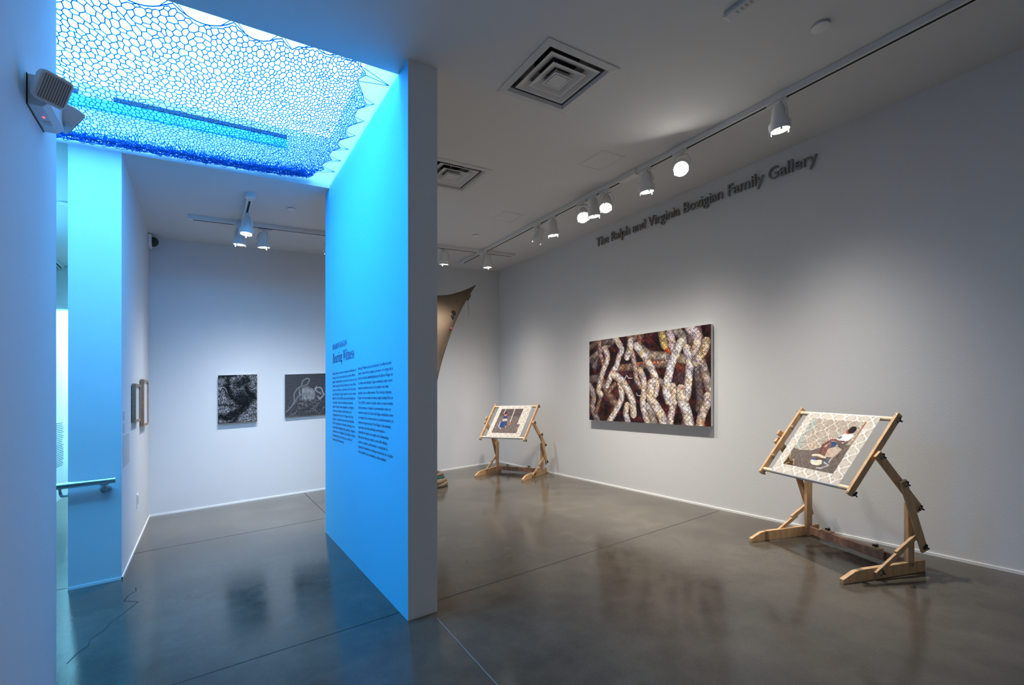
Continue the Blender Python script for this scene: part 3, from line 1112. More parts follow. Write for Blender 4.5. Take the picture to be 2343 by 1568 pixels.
b.build('bracket', 'steel', t, smooth='auto')

# ------------------------------------------------------------------ emergency light on the near left wall
t = thing('emergency_light', 'white twin-head emergency light with red LED on the near left wall', 'emergency light', XL, 2.83, 2.82)
b = MB()
x0, x1 = XL + 0.003, XL + 0.07
prof = [(x0, 2.945), (x0 + 0.02, 2.945), (x1, 2.925), (x1, 2.84), (x0 + 0.045, 2.82), (x0, 2.82)]
b.slab([(p[0], 2.835, p[1]) for p in prof], (0, 1, 0), 0.25)
b.build('housing', 'shell_white', t, bevel=0.003)
MB().box(XL, XL + 0.003, 2.708, 2.962, 2.818, 2.947).build('back_plate', 'black_plastic', t)
MB().lathe((XL + 0.032, 2.81, 2.8195), (0, 0, -1), [(0, 0.004), (0.002, 0.003)], 10).build('indicator', 'led_red', t)
MB().box(XL + 0.022, XL + 0.046, 2.845, 2.875, 2.8165, 2.82).build('test_button', 'grid_lens', t)


def lamp_head(c, nrm, w, h, dep):
    n = Vector(nrm).normalized()
    s = Vector((0, 0, 1)).cross(n).normalized()
    u = n.cross(s).normalized()
    c = Vector(c)

    def ring(kw, kh, d, r=0.35, q=6):
        pts = []
        for sx, sy, a0 in ((1, 1, 0), (-1, 1, PI / 2), (-1, -1, PI), (1, -1, 3 * PI / 2)):
            rr_ = r * min(kw, kh)
            for k in range(q + 1):
                a = a0 + PI / 2 * k / q
                pts.append(c + s * (sx * (kw - rr_) + rr_ * math.cos(a)) + u * (sy * (kh - rr_) + rr_ * math.sin(a)) + n * d)
        return pts
    b = MB()
    rings = [ring(w * 0.25, h * 0.25, -dep), ring(w * 0.40, h * 0.40, -dep * 0.7), ring(w * 0.48, h * 0.48, -dep * 0.3), ring(w / 2, h / 2, 0), ring(w / 2, h / 2, 0.012), ring(w * 0.45, h * 0.45, 0.014)]
    nn = len(rings[0])
    vs = [p for r_ in rings for p in r_]
    fs = [(i * nn + k, i * nn + (k + 1) % nn, (i + 1) * nn + (k + 1) % nn, (i + 1) * nn + k) for i in range(len(rings) - 1) for k in range(nn)]
    fs.append(tuple(range(nn)))
    b.add(vs, fs)
    hd = b.build('lamp_head', 'shell_white', t, smooth='auto')
    b = MB()
    r0, r1 = ring(w * 0.45, h * 0.45, 0.010), ring(w * 0.445, h * 0.445, 0.016)
    b.add(r0 + r1, [tuple(range(nn, 2 * nn))] + [(k, (k + 1) % nn, nn + (k + 1) % nn, nn + k) for k in range(nn)])
    b.build('lens', 'grid_lens', t, parent=hd)
    b = MB()
    for k in range(-5, 6):
        b.beam(c + s * (k * w * 0.077) - u * h * 0.40 + n * 0.0165, c + s * (k * w * 0.077) + u * h * 0.40 + n * 0.0165, s, w * 0.013, 0.002)
    for k in range(-6, 7):
        b.beam(c + u * (k * h * 0.064) - s * w * 0.40 + n * 0.0165, c + u * (k * h * 0.064) + s * w * 0.40 + n * 0.0165, u, h * 0.010, 0.002)
    b.build('lens_grid', 'grid_dark', t, parent=hd)


lamp_head((-0.512, 2.655, 2.872), (0.62, -0.62, -0.50), 0.115, 0.118, 0.05)
lamp_head((-0.505, 2.985, 2.900), (0.80, 0.35, -0.52), 0.10, 0.10, 0.085)
MB().tube([(-0.54, 2.72, 2.885), (-0.53, 2.69, 2.88)], 0.015, 10).build('swivel', 'shell_white', t)
MB().tube([(-0.54, 2.95, 2.895), (-0.53, 2.97, 2.898)], 0.015, 10).build('swivel', 'shell_white', t)

# ------------------------------------------------------------------ ceiling fittings
def diffuser(label, q, lx=0.0):
    x0, x1, y0, y1 = q
    cx, cy = (x0 + x1) / 2, (y0 + y1) / 2
    t = thing('air_diffuser', label, 'vent', cx, cy, CH, 'square ceiling diffusers')

    def sq(r, h):
        return [(cx - r, cy - r, h), (cx + r, cy - r, h), (cx + r, cy + r, h), (cx - r, cy + r, h)]

    def skirt(b, rings):
        vs = [p for r in rings for p in r]
        b.add(vs, [(i * 4 + k, i * 4 + (k + 1) % 4, (i + 1) * 4 + (k + 1) % 4, (i + 1) * 4 + k) for i in range(len(rings) - 1) for k in range(4)])
    b = MB()
    skirt(b, [sq(0.325, CH), sq(0.325, CH - 0.006), sq(0.270, CH - 0.010), sq(0.255, CH + 0.012), sq(0.285, CH + 0.05), sq(0.293, CH + 0.05)])
    b.build('frame', 'vent_metal', t)
    b = MB()
    skirt(b, [sq(0.292, CH + 0.03), sq(0.292, CH + 0.14), sq(0.001, CH + 0.14)])
    b.build('plenum', 'duct_grey', t)
    MB().lathe((cx, cy, CH + 0.138), (0, 0, -1), [(0, 0.17), (0.004, 0.17)], 32).build('duct_opening', 'duct_black', t)
    for r, z in ((0.224, 0.0), (0.152, -0.006), (0.080, -0.012)):
        b = MB()
        q = 0.078 if r > 0.1 else 0.02
        skirt(b, [sq(r - q, CH + z + 0.034), sq(r - 0.014, CH + z + 0.001), sq(r, CH + z), sq(r, CH + z + 0.004), sq(r - 0.014, CH + z + 0.006), sq(r - q, CH + z + 0.040), sq(r - q, CH + z + 0.034)])
        b.build('louvre', 'vent_metal', t)
    MB().add(sq(0.062, CH - 0.0118) + sq(0.058, CH - 0.003), [(0, 3, 2, 1), (4, 5, 6, 7)] + [(k, (k + 1) % 4, 4 + (k + 1) % 4, 4 + k) for k in range(4)]).build('center_plate', 'vent_metal', t)
    MB().tube([(cx, cy, CH - 0.005), (cx, cy, CH + 0.13)], 0.006, 8).build('hanger', 'vent_metal', t)


diffuser('nearer square white air diffuser in the dim gallery ceiling', V1)
diffuser('farther square air diffuser, half hidden behind the partition edge', V2)

for lb, x, y, r in (('round white sprinkler cover on the ceiling beside the long track', 3.385, 1.51, 0.055),
                    ('round sprinkler cover plate on the ceiling left of the partition', 0.90, 6.25, 0.045),
                    ('small round cover plate on the ceiling near the far track crossing', 3.425, 6.26, 0.05),
                    ('round cover plate on the blue corridor ceiling at far left', -1.277, 7.075, 0.052)):
    b = MB().lathe((x, y, CH), (0, 0, -1), [(0, r * 0.8), (0.012, r * 0.8), (0.012, r), (0.016, r), (0.018, r * 0.9)], 32)
    tag(b.build('sprinkler_cover', 'white_metal', origin=(x, y, CH), smooth='auto'), lb, 'cover plate', 'round ceiling cover plates')

for lb, x0, x1, y0, y1 in (('nearer flush access panel in the ceiling beside the long track', 3.30, 3.58, 3.44, 3.765),
                           ('farther flush access panel in the ceiling near the track crossing', 3.305, 3.60, 5.25, 5.56)):
    t = thing('access_panel', lb, 'panel', (x0 + x1) / 2, (y0 + y1) / 2, CH, 'flush ceiling access panels')
    b = MB()
    e = 0.016
    for q in ((x0 - e, x1 + e, y0 - e, y0), (x0 - e, x1 + e, y1, y1 + e), (x0 - e, x0, y0, y1), (x1, x1 + e, y0, y1)):
        b.box(*q, CH - 0.003, CH)
    b.build('rim', 'ceiling_paint', t)
    MB().box(x0 + 0.003, x1 - 0.003, y0 + 0.003, y1 - 0.003, CH - 0.0025, CH).build('door', 'ceiling_paint', t)

t = thing('ceiling_sensor', 'small slotted white ceiling box at the top edge of the view', 'sensor', 2.75, 1.69, CH)
MB().box(2.715, 2.785, 1.56, 1.768, CH - 0.028, CH).build('body', 'vent_metal', t, bevel=0.006)
b = MB()
for k in range(4):
    b.box(2.735, 2.765, 1.60 + k * 0.03, 1.612 + k * 0.03, CH - 0.0295, CH - 0.028)
b.build('slots', 'duct_grey', t)
MB().box(2.716, 2.784, 1.768, 1.771, CH - 0.026, CH - 0.020).build('edge_strip', 'trim_white', t)

# ------------------------------------------------------------------ lighting tracks and spotlights
TW, TH = 0.066, 0.05
HT = CH - TH


def track(t, p0, p1):
    d = Vector((p1[0] - p0[0], p1[1] - p0[1], 0)).normalized()
    s = (-d.y, d.x, 0)
    r = MB().beam((*p0, CH - TH / 2), (*p1, CH - TH / 2), s, TW, TH).build('track_rail', 'white_metal', t, bevel=0.002)
    q0 = (p0[0] + d.x * 0.05, p0[1] + d.y * 0.05)
    q1 = (p1[0] - d.x * 0.05, p1[1] - d.y * 0.05)
    MB().beam((*q0, HT - 0.0005), (*q1, HT - 0.0005), s, 0.022, 0.002).build('slot', 'slot_black', t, parent=r)


t = thing('lighting_track', 'long white ceiling track beside the right wall, crossing near the far end', 'track', 3.93, 3.0, HT)
track(t, (3.93, -2.5), (3.93, 3.56))
track(t, (3.93, 3.78), (3.93, 6.86))
track(t, (3.93, 7.0), (3.93, 7.68))
track(t, (2.5, 6.93), (3.86, 6.93))
track(t, (4.0, 6.93), (4.55, 6.93))
MB().box(3.885, 3.975, 3.56, 3.78, CH - 0.062, CH).build('connector', 'white_metal', t, bevel=0.003)
MB().box(3.86, 4.0, 6.86, 7.0, CH - 0.056, CH).build('connector', 'white_metal', t, bevel=0.003)
t = thing('lighting_track', 'short T-shaped white ceiling track in the left room', 'track', 0.5, 6.98, HT)
track(t, (-0.14, 6.985), (0.39, 6.985))
track(t, (0.51, 6.985), (1.72, 6.985))
track(t, (0.45, 6.03), (0.45, 6.92))
MB().box(0.39, 0.51, 6.92, 7.045, CH - 0.055, CH).build('connector', 'white_metal', t, bevel=0.003)
MB().lathe((0.45, 5.99, CH), (0, 0, -1), [(0, 0.055), (0.045, 0.055), (0.05, 0.048)], 24).build('feed_canopy', 'white_metal', t, smooth='auto')
t = thing('lighting_track', 'thin lighting track on the blue corridor ceiling at far left', 'track', -1.9, 10.0, HT)
track(t, (-1.87, 9.3), (-1.87, 10.28))


def spotlight(label, x, y, aim, power, expo=11, lens='lens_glow', track_dir=(0, 1), rgb=SPOT_RGB):
    t = thing('spotlight', label, 'spotlight', x, y, HT, 'white track spotlights')
    dx, dy = track_dir
    b = MB()
    b.beam((x - dx * 0.06, y - dy * 0.06, HT - 0.0092), (x + dx * 0.10, y + dy * 0.10, HT - 0.0092), (-dy, dx, 0), 0.03, 0.014)
    b.lathe((x, y, HT - 0.012), (0, 0, -1), [(0, 0.016), (0.02, 0.014), (0.022, 0.02), (0.03, 0.02)], 14)
    b.build('track_adapter', 'white_metal', t)
    c = Vector((x, y, HT - 0.155))
    a = (Vector(aim) - c).normalized()
    side = a.cross(Vector((0, 0, 1)))
    side = side.normalized() if side.length > 0.05 else Vector((1, 0, 0))
    top = Vector((x, y, HT - 0.042))
    b = MB()
    k = 0.082
    pts = [c + side * k - a * 0.005, c + side * k + Vector((0, 0, 0.05)), top + side * (k * 0.62), top, top - side * (k * 0.62), c - side * k + Vector((0, 0, 0.05)), c - side * k - a * 0.005]
    for p, q in zip(pts[:-1], pts[1:]):
        fw = side.cross((q - p).normalized())
        b.beam(p, q, fw if fw.length > 0.01 else a, 0.020, 0.005)
    b.build('yoke', 'white_metal', t)
    b = MB()
    b.lathe(c, a, [(-0.115, 0.020), (-0.112, 0.040), (-0.10, 0.046), (-0.05, 0.056), (0.02, 0.069), (0.026, 0.069), (0.026, 0.081), (0.040, 0.083), (0.082, 0.080), (0.088, 0.078), (0.088, 0.068), (0.078, 0.066)], 32, cap1=True)
    b.build('lamp_housing', 'white_metal', t, smooth='auto')
    b = MB()
    b.lathe(c, a, [(0.079, 0.066), (0.083, 0.064)], 32)
    b.build('lens', lens, t)
    s2 = a.cross(side)
    for j in range(3):
        an = 0.6 + j * 2 * PI / 3
        rd = side * math.cos(an) + s2 * math.sin(an)
        tn = side * (-math.sin(an)) + s2 * math.cos(an)
        MB().beam(c + rd * 0.074 + a * 0.086, c + rd * 0.072 + a * 0.108, tn, 0.014, 0.003).build('clip', 'white_metal', t)
    d = bpy.data.lights.new('spot_beam', 'SPOT')
    d.energy = power * SPOT_W
    d.color = rgb
    d.spot_size = math.radians(150)
    d.spot_blend = 0.4
    # beam profile of the reflector lamp: intensity falls off as cos^n from the axis
    d.use_nodes = True
    nt = d.node_tree
    em = nt.nodes['Emission']
    tc = nt.nodes.new('ShaderNodeTexCoord')
    sp = nt.nodes.new('ShaderNodeSeparateXYZ')
    ab = nt.nodes.new('ShaderNodeMath')
    ab.operation = 'ABSOLUTE'
    pw = nt.nodes.new('ShaderNodeMath')
    pw.operation = 'POWER'
    pw.inputs[1].default_value = expo
    nt.links.new(tc.outputs['Normal'], sp.inputs[0])
    nt.links.new(sp.outputs['Z'], ab.inputs[0])
    nt.links.new(ab.outputs[0], pw.inputs[0])
    nt.links.new(pw.outputs[0], em.inputs['Strength'])
    d.shadow_soft_size = 0.05
    o = bpy.data.objects.new('spot_beam', d)
    COL.objects.link(o)
    o.parent = t
    pos = c + a * 0.112
    wp = W(*pos)
    wa = W(*aim)
    o.location = wp - Vector(t['org'])
    o.rotation_euler = (wa - wp).to_track_quat('-Z', 'Y').to_euler()
    return t


TX = 3.93
COOL = (0.88, 0.94, 1.0)
spotlight('white spotlight nearest the viewer, hanging alone on the long track', TX, 2.06, (4.2, 1.95, 0.0), 430)
spotlight('glaring spotlight pointed at the viewer, second nearest on the long track', TX, 3.0, (1.2, 1.3, 1.35), 70, 8, lens='lens_bright')
spotlight('spotlight pointing down right after the track connector box', TX, 3.44, (4.28, 3.45, 0.0), 450)
spotlight('spotlight in the cluster of three, the one nearest the viewer, lens wide open', TX, 4.04, (2.6, 2.9, 1.0), 80, 8)
spotlight('middle spotlight of the cluster of three on the long track', TX, 4.25, (4.25, 4.2, 0.0), 330)
spotlight('spotlight in the cluster of three, the one farthest from the viewer', TX, 4.44, (2.4, 2.7, 1.3), 60, 8)
spotlight('down-pointing spotlight just beyond the cluster of three', TX, 5.04, (4.28, 5.05, 0.0), 450)
spotlight('spotlight turned away showing its back, beside the down-pointing one', TX, 5.36, (3.3, 7.2, 0.0), 270, 8)
spotlight('spotlight at the crossing of the long track near the back corner', 3.99, 6.88, (4.15, 7.1, 0.0), 300)
spotlight('spotlight half hidden behind the right edge of the partition', 3.235, 6.95, (3.25, 7.5, 0.0), 170, track_dir=(1, 0))
spotlight('upper spotlight on the stem of the T-shaped track, lens bright', 0.455, 6.52, (0.1, 6.3, 0.0), 160, track_dir=(0, 1), rgb=COOL)
spotlight('lower spotlight under the middle of the T-shaped track', 0.41, 7.0, (0.15, 7.32, 0.0), 330, track_dir=(1, 0), rgb=COOL)
spotlight('right spotlight of the T-shaped track, lens turned to the back wall', 0.68, 7.02, (0.85, 7.36, 0.0), 330, track_dir=(1, 0), rgb=COOL)
spotlight('spotlight mostly hidden behind the blue partition, left room', 1.51, 7.02, (1.5, 7.36, 0.0), 270, track_dir=(1, 0), rgb=COOL)

# light channel fixed inside the roof-light shaft
t = thing('light_channel', 'long dark light channel with shadow-toned blue ledge inside the bright skylight shaft', 'light channel', 0, YL, 4.15)
b = MB()
b.box(-0.655, 0.745, YL - 0.025, YL, 4.245, 4.28)
b.box(-1.5, -0.89, YL - 0.025, YL, 4.25, 4.285)
b.build('channel', 'dark_channel', t)
MB().box(-1.5, 0.745, YL - 0.03, YL, 4.15, 4.232).build('ledge', 'ledge_shade', t)

# ------------------------------------------------------------------ knitted net under the roof light
def net():
    rng = np.random.default_rng(11)
    t = thing('net', 'dark blue hand-knotted net stretched under the bright skylight', 'net', 0, 4.4, CH)
    near_p = [(-1.5, 3.30), (-1.1, 3.30), (-0.78, 3.30), (-0.46, 3.30), (-0.142, 3.30), (0.165, 3.30), (0.417, 3.30), (0.621, 3.30), (0.787, 3.32), (0.93, 3.34)]
    right_p = [(1.163, 3.451, 3.822), (1.163, 3.823, 3.878), (1.163, 4.105, 3.878), (1.163, 4.381, 3.882), (1.163, 4.625, 3.865), (1.163, 4.91, 3.874), (1.163, 5.17, 3.868)]
    right_edge = [(0.925, 3.34), (0.955, 3.54), (1.05, 3.72), (1.055, 3.97), (1.055, 4.25), (1.045, 4.5), (1.03, 4.77), (1.02, 5.04), (1.0, 5.27), (0.965, 5.45)]
    near_x = np.array([p[0] for p in near_p])

    def scallop(x):
        i = np.clip(np.searchsorted(near_x, x) - 1, 0, len(near_x) - 2)
        u = np.clip((x - near_x[i]) / (near_x[i + 1] - near_x[i]), 0, 1)
        return 4 * u * (1 - u) * (0.10 if x < 0.5 else 0.05)
    rex = np.array([p[0] for p in right_edge])
    rey = np.array([p[1] for p in right_edge])
    py = np.array([p[1] for p in right_p])

    def xright(y):
        base_x = np.interp(y, rey, rex)
        k = np.abs(py - y).min()
        return base_x + 0.055 * max(0, 1 - k / 0.075)

    def hgt(x, y):
        e = np.interp(x, [-1.5, 0.4, 1.1], [0, 0.01, 0.045])
        return 3.815 + e + 0.03 * np.interp(y, [3.3, 5.45], [0, 1]) - 0.02 * math.sin(PI * np.clip((y - 3.3) / 2.15, 0, 1))
    # irregular knitting: cells shrink to the right and towards the gathered far edge
    AN = 0.62                                   # cells are longer along y

    def cell(x, y):
        q = (y - 3.3) / 2.15
        return np.interp(x, [-1.5, -0.3, 0.6, 1.0], [0.052, 0.048, 0.033, 0.024]) * np.interp(q, [0, 0.5, 0.83, 0.90, 1], [1.0, 0.88, 0.72, 0.45, 0.36])
    bnd = []
    for x in np.linspace(-1.5, 0.925, 74):
        bnd.append((x, 3.30 + scallop(x)))
    for y in np.linspace(3.34, 5.45, 72):
        bnd.append((xright(y), y))
    for x in np.linspace(0.95, -1.5, 120):
        bnd.append((x, 5.45))
    pts = list(bnd)
    cand = rng.random((80000, 2)) * (2.62, 2.15) + (-1.5, 3.3)
    kept = np.array([(p[0], p[1] * AN) for p in pts])
    buf = np.zeros((12000, 2))
    n = len(kept)
    buf[:n] = kept
    for x, y in cand:
        if x > xright(y) - 0.012 or y < 3.30 + scallop(x) + 0.012 or y > 5.44:
            continue
        c = cell(x, y) * 0.80 * (0.86 + 0.28 * rng.random())
        d2 = ((buf[:n] - (x, y * AN)) ** 2).sum(1).min()
        if d2 > (c * 0.9) ** 2 or (d2 > (c * 0.62) ** 2 and rng.random() < 0.03):
            buf[n] = (x, y * AN)
            n += 1
    from mathutils.geometry import delaunay_2d_cdt
    dv, de, tri, *_ = delaunay_2d_cdt([Vector(p) for p in buf[:n]], [], [], 0, 1e-6)
    dv = np.array([tuple(p) for p in dv])
    T3 = np.array([tuple(q) for q in tri])
    cen = dv[T3].mean(1)
    cen[:, 1] /= AN
    okt = (cen[:, 0] < np.array([xright(y) for y in cen[:, 1]]) + 0.004) & (cen[:, 1] > np.array([3.295 + scallop(x) for x in cen[:, 0]]))
    em = {}
    E = []
    for k, q in enumerate(T3):
        if not okt[k]:
            continue
        for a_, b_ in ((0, 1), (1, 2), (2, 0)):
            key = (min(q[a_], q[b_]), max(q[a_], q[b_]))
            if key in em:
                E.append((em[key], k))
            else:
                em[key] = k
    V = []
    for x, y in cen:
        q = (y - 3.3) / 2.15
        V.append((x, min(y, 5.455), hgt(x, y) + rng.normal() * 0.004 + (rng.normal() * 0.010 if q > 0.86 else 0)))
    b = MB()
    P = np.array(V)
    r = 0.0030

    def cords(b, P, E, r):
        E = np.array(E)
        A, B_ = P[E[:, 0]], P[E[:, 1]]
        d = B_ - A
        L = np.linalg.norm(d, axis=1, keepdims=True)
        d = d / np.maximum(L, 1e-9)
        ref = np.tile(np.array([[0, 0, 1.0]]), (len(d), 1))
        s = np.cross(d, ref)
        s /= np.maximum(np.linalg.norm(s, axis=1, keepdims=True), 1e-9)
        u = np.cross(s, d)
        vs, n = [], 4
        for base_p in (A - d * r * 0.4, B_ + d * r * 0.4):
            for k in range(n):
                an = 2 * PI * k / n + 0.4
                vs.append(base_p + (s * math.cos(an) + u * math.sin(an)) * r)
        vs = np.stack(vs, 1).reshape(-1, 3)
        fs = []
        for e in range(len(E)):
            o = e * 8
            for k in range(4):
                k2 = (k + 1) % 4
                fs.append((o + k, o + k2, o + 4 + k2, o + 4 + k))
        b.add(vs, fs)
    cords(b, P, E, r)
    b.build('netting', 'net_cord', t)
    # rim cords, pulled to the fixing points
    b = MB()
    B3 = [(x, y, hgt(x, y)) for x, y in bnd]
    for q in (B3[:74], B3[74:146], B3[146:]):
        b.tube(q, 0.0034, 5, cap=False)
    b.build('rim_cord', 'net_cord', t)
    ed, ed0 = np.array(B3[74:146]), np.array(B3[:74])
    nx = 74
    for p in right_p:
        k = np.abs(ed[:, 1] - p[1]).argmin()
        b = MB()
        for o in (-3, 0, 3):
            q = ed[np.clip(k + o, 0, len(ed) - 1)]
            b.tube([tuple(q), p], 0.0024, 5)
        b.build('guy_cord', 'net_cord', t)
    for p in near_p[1:]:
        pp = (p[0], YS, hgt(*p) + 0.012)
        k = np.abs(ed0[:, 0] - p[0]).argmin()
        b = MB()
        for o in (-2, 0, 2):
            b.tube([tuple(ed0[np.clip(k + o, 0, nx - 1)]), pp], 0.0024, 5)
        b.build('guy_cord', 'net_cord', t)
    # gathered edge along the far side
    b = MB()
    for k in range(30):
        y0 = 5.29 + 0.15 * rng.random()
        z0 = rng.normal() * 0.008
        ph = rng.random() * 6
        pts = []
        for x in np.arange(-1.5, 0.93, 0.028):
            y = y0 + 0.02 * math.sin(x * 9 + ph) + rng.normal() * 0.010
            pts.append((x, min(y, 5.455), hgt(x, y) - 0.006 + z0 + rng.normal() * 0.008))
        b.tube(pts, 0.0026, 4, cap=False)
    b.build('gathered_edge', 'net_cord', t)


net()

# ------------------------------------------------------------------ embroidery frames on floor stands
def wing_knob(b, c, ax, r=0.017):
    c, ax = Vector(c), Vector(ax).normalized()
    b.lathe(c, ax, [(0, r * 0.35), (0.006, r * 0.35), (0.006, r * 0.62), (0.018, r * 0.55), (0.020, r * 0.3)], 12)
    ref = Vector((0, 0, 1)) if abs(ax.z) < 0.9 else Vector((1, 0, 0))
    s = ax.cross(ref).normalized()
    u = ax.cross(s).normalized()
    for k in range(3):
        an = 0.5 + k * 2 * PI / 3
        d = s * math.cos(an) + u * math.sin(an)
        b.beam(c + ax * 0.012 + d * r * 0.3, c + ax * 0.016 + d * r * 1.35, ax, 0.014, 0.009)


def scroll_frame(label, postL, wdir, kind):
    o = Vector((*postL, 0))
    w = Vector((*wdir, 0)).normalized()
    fr = Vector((w.y, -w.x, 0))
    up = Vector((0, 0, 1))
    c = o + w * 0.475
    t = thing('embroidery_stand', label, 'easel', c.x, c.y, 0, 'wooden embroidery stands')

    def P(a, f, h):
        return o + w * a + fr * f + up * h
    wd = 'easel_wood'
    cf, sf = 0.44 / 0.6966, 0.54 / 0.6966
    # along-rail direction d, outward normal n (towards the viewer)
    d = fr * cf - up * sf
    n = fr * sf + up * cf
    s0 = P(0, 0.08, 1.195)

    def S(a, s, off=0.0):
        return s0 + w * a + d * s + n * off
    for side in (0, 1):
        A = (lambda x: 0.95 - x) if side == 0 else (lambda x: x)
        sg = -1 if side == 0 else 1
        # post, foot with sloping toe
        MB().beam(P(A(0.942), 0, 0.0 if side == 0 else 0.05), P(A(0.942), 0, 0.53), fr, 0.058, 0.034).build('post', wd, t, bevel=0.003)
        prof = [(-0.13, 0), (0.605, 0), (0.605, 0.035), (0.50, 0.082), (0.42, 0.088), (-0.13, 0.088)]
        off = 0.022 if side == 0 else 0.0
        ft = MB().slab([P(A(0.942) + off * -1, f, h) for f, h in prof], w, 0.034).build('foot', wd, t, bevel=0.003)
        b = MB()
        b.lathe(P(A(0.942) + sg * 0.019 - off, 0.20, 0.055), w * sg, [(0, 0.007), (0.003, 0.005)], 10)
        b.lathe(P(A(0.942) + sg * 0.019 - off, -0.02, 0.055), w * sg, [(0, 0.007), (0.003, 0.005)], 10)
        b.build('screw', 'bolt_steel', t, parent=ft)
        # diagonal brace in two lapped pieces
        br = MB()
        br.beam(P(A(0.970), 0.335, 0.045), P(A(0.970), 0.10, 0.195), w, 0.020, 0.034)
        br.beam(P(A(0.972), 0.155, 0.175), P(A(0.972), -0.035, 0.290), w, 0.022, 0.038)
        br.build('brace', wd, t, bevel=0.003)
        # arms
        MB().beam(P(A(0.970), 0.325, 0.925), P(A(0.970), -0.062, 0.475), w, 0.020, 0.062).build('upper_arm', wd, t, bevel=0.004)
        MB().beam(P(A(0.992), 0.122, 0.715), P(A(0.992), -0.078, 0.170), w, 0.020, 0.056).build('lower_arm', wd, t, bevel=0.004)
        # side rail of the tilting frame, with pegs
        rl = MB().beam(S(A(0.925), -0.005, -0.008), S(A(0.925), 0.715, -0.008), w, 0.024, 0.050).build('side_rail', wd, t, bevel=0.003)
        b = MB()
        for s in (0.20, 0.52):
            b.lathe(S(A(0.925) - sg * 0.012, s, -0.004), -w * sg, [(0, 0.012), (0.004, 0.012), (0.006, 0.008)], 14)
        b.build('peg', 'dowel_wood', t, parent=rl)
        b = MB()
        for s in (0.012, 0.700):
            b.lathe(S(A(0.925), s, 0.017), n, [(0, 0.006), (0.003, 0.006), (0.004, 0.003)], 10)
        b.build('screw', 'bolt_steel', t, parent=rl)
        # black wing knobs
        for cpt, ax in ((S(A(0.938), 0.045, -0.012), w * sg), (S(A(0.938), 0.690, -0.030), -n), (P(A(0.980), 0.295, 0.905), w * sg), (P(A(1.002), 0.107, 0.690), w * sg),
                        (P(A(0.980), -0.048, 0.492), w * sg), (P(A(1.002), -0.065, 0.208), w * sg), (P(A(0.982), 0.305, 0.062), w * sg)):
            b = MB()
            wing_knob(b, cpt, ax)
            b.build('wing_knob', 'black_plastic', t)
        if side == 0:
            b = MB().beam(S(A(0.962), 0.30, -0.05), S(A(0.962), 0.30, 0.05), w, 0.02, 0.05)
            b.build('clamp_block', wd, t, bevel=0.003)
    # rollers
    for s in (0.042, 0.668):
        MB().tube([S(0.035, s, -0.008), S(0.915, s, -0.008)], 0.0182, 20).build('roller', 'dowel_wood', t, smooth='auto')
    # cloth stretched between the rollers, wrapped round both
    R = art_cloth(kind)
    a0, a1, sA, sB = 0.138, 0.823, 0.042, 0.668
    b = MB()
    cols = art_grid(b, lambda u, v: S(a0 + u * (a1 - a0), sA + v * (sB - sA), 0.0105 + 0.0005 * math.sin(u * 9)), R)
    cl = b.build('embroidery_cloth', 'printed_cloth', t, colors=cols, smooth=True)
    b = MB()
    for s, sg in ((sA, -1), (sB, 1)):
        pts = []
        m_ = 12
        for k in range(m_ + 1):
            an = PI / 2 - sg * 0 - k / m_ * PI * 1.15
            for a in (a0, a1):
                pts.append(S(a, s + sg * 0.0185 * math.cos(an), -0.008 + 0.0185 * math.sin(an)))
        b.add(pts, [(2 * k, 2 * k + 1, 2 * k + 3, 2 * k + 2) for k in range(m_)])
    b.build('rolled_edge', 'fabric_side', t, parent=cl, smooth=True)
    # floor stretcher: two lapped boards with clamps
    MB().beam(P(0.045, 0.014, 0.062), P(0.76, 0.014, 0.062), up, 0.07, 0.02).build('stretcher', 'red_wood', t, bevel=0.003)
    MB().beam(P(0.28, -0.010, 0.060), P(0.905, -0.010, 0.060), up, 0.07, 0.02).build('stretcher', 'red_wood', t, bevel=0.003)
    for a in (0.22, 0.67):
        q = MB().beam(P(a - 0.055, 0.002, 0.103), P(a + 0.055, 0.002, 0.103), fr, 0.05, 0.012).build('clamp_plate', wd, t, bevel=0.002)
        b = MB()
        wing_knob(b, P(a + 0.01, 0.002, 0.109), up)
        b.build('wing_knob', 'black_plastic', t, parent=q)
    return t


scroll_frame('nearer wooden embroidery stand with damask cloth picturing a sitting person in white shirt', (4.79, 2.25), (-0.365, -0.931), 0)
scroll_frame('farther wooden embroidery stand by the back corner, cloth picturing a person in blue', (4.461, 7.35), (0.378, -0.926), 1)

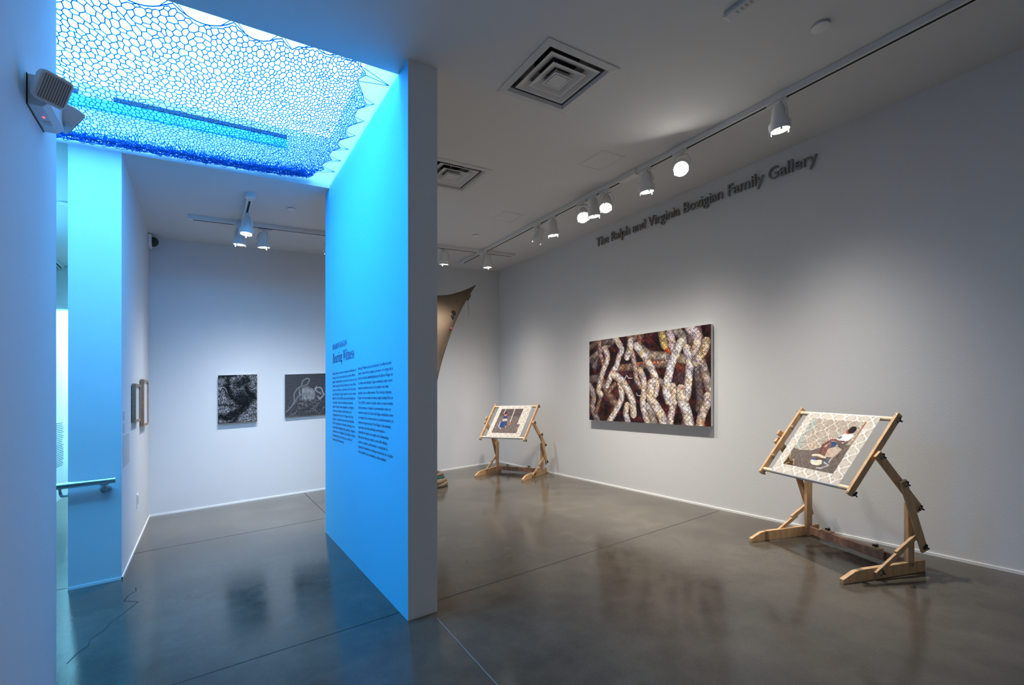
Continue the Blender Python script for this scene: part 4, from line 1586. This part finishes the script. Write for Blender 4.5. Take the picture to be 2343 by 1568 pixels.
# ------------------------------------------------------------------ burlap hanging and the folded pile under it
def hanging():
    t = thing('burlap_hanging', 'brown burlap sheet stretched to a point, behind the partition edge', 'hanging', 3.4, 7.8, 1.2)
    top = smooth_line([(4.300, 3.448), (4.13, 3.36), (3.86, 3.25), (3.547, 3.17), (3.10, 3.16), (2.6, 3.30)], 8)
    bot = smooth_line([(4.300, 3.440), (4.10, 3.20), (3.88, 2.90), (3.70, 2.62), (3.547, 2.32), (3.36, 1.85), (3.20, 1.3)], 8)
    n, m = len(top), 14
    bot = np.array([np.interp(np.linspace(0, 1, n), np.linspace(0, 1, len(bot)), bot[:, k]) for k in (0, 1)]).T
    vs = []
    for i in range(n):
        for j in range(m):
            v = j / (m - 1)
            x = top[i, 0] * (1 - v) + bot[i, 0] * v
            h = top[i, 1] * (1 - v) + bot[i, 1] * v
            k = i / (n - 1)
            y = 7.84 - 0.42 * k * math.sin(PI * v * 0.8) - 0.30 * k + 0.02 * math.sin(7 * v + 9 * k) * k
            vs.append((x, y, h))
    b = MB().add(vs, [(i * m + j, (i + 1) * m + j, (i + 1) * m + j + 1, i * m + j + 1) for i in range(n - 1) for j in range(m - 1)])
    o = b.build('sheet', 'burlap', t, smooth=True)
    md = o.modifiers.new('thickness', 'SOLIDIFY')
    md.thickness = 0.008
    arr = np.array(vs).reshape(n, m, 3)

    def near(x, h):
        k = np.abs(arr[..., 0] - x) + np.abs(arr[..., 2] - h)
        return arr[np.unravel_index(k.argmin(), k.shape)]
    for x, h, r, mm in ((3.64, 2.83, 0.05, 'duct_black'), (3.60, 2.75, 0.042, 'duct_black'), (3.76, 3.06, 0.022, 'pile_red'), (3.56, 2.55, 0.02, 'pile_red')):
        q = near(x, h)
        b = MB().lathe((x, q[1] - 0.012, h), (0, -1, 0), [(-0.03, r), (0, r * 0.95), (0.008, r * 0.5), (0.010, 0.004)], 18)
        b.build('knot', 'duct_black' if mm == 'duct_black' else mm, t, smooth=True)
    b = MB().tube([(4.12, 7.81, 3.30), (4.13, 7.80, 3.22), (4.11, 7.80, 3.16), (4.105, 7.80, 3.12)], [0.03, 0.035, 0.022, 0.006], 10)
    b.build('bunched_end', 'burlap', t, smooth=True)
    b = MB().tube([(4.105, 7.80, 3.13), (4.11, 7.80, 3.03), (4.125, 7.80, 2.96), (4.12, 7.80, 2.87)], 0.005, 6)
    b.build('loose_thread', 'pile_pale', t)
    MB().tube([(2.605, 7.54, 3.29), (2.45, 7.8, 3.4), (2.30, 8.128, 3.52)], 0.002, 5).build('guy_thread', 'label_white', t)
    MB().tube([(4.295, 7.84, 3.444), (4.42, 7.98, 3.52), (4.55, 8.128, 3.60)], 0.002, 5).build('guy_thread', 'label_white', t)


hanging()


def pile():
    cx, cy = 3.02, 7.02
    t = thing('burlap_pile', 'small coiled pile of brown burlap with teal and red folds on the floor', 'textile pile', cx, cy, 0)
    rng = random.Random(5)
    for k, (h, r, tr, mm) in enumerate(((0.035, 0.23, 0.040, 'burlap'), (0.085, 0.215, 0.034, 'burlap'), (0.122, 0.20, 0.024, 'pile_pale'), (0.145, 0.205, 0.022, 'pile_teal'),
                                        (0.160, 0.185, 0.018, 'pile_red'), (0.186, 0.18, 0.028, 'burlap'))):
        pts = []
        ph = rng.random() * 6
        for i in range(41):
            a = 2 * PI * i / 40
            rr_ = r * (1 + 0.06 * math.sin(3 * a + ph) + 0.04 * math.sin(5 * a + 2 * ph))
            pts.append((cx + rr_ * math.cos(a) * 1.1, cy + rr_ * math.sin(a) * 0.9, h + 0.006 * math.sin(4 * a + ph)))
        MB().tube(pts, tr, 10, cap=False).build('fold', mm, t, smooth=True)
    b = MB().lathe((cx, cy, 0.0), (0, 0, 1), [(0, 0.21), (0.15, 0.19), (0.19, 0.15), (0.205, 0.02)], 24)
    b.build('core', 'burlap', t, smooth=True)


pile()

for o in bpy.data.objects:
    if 'org' in o:
        del o['org']
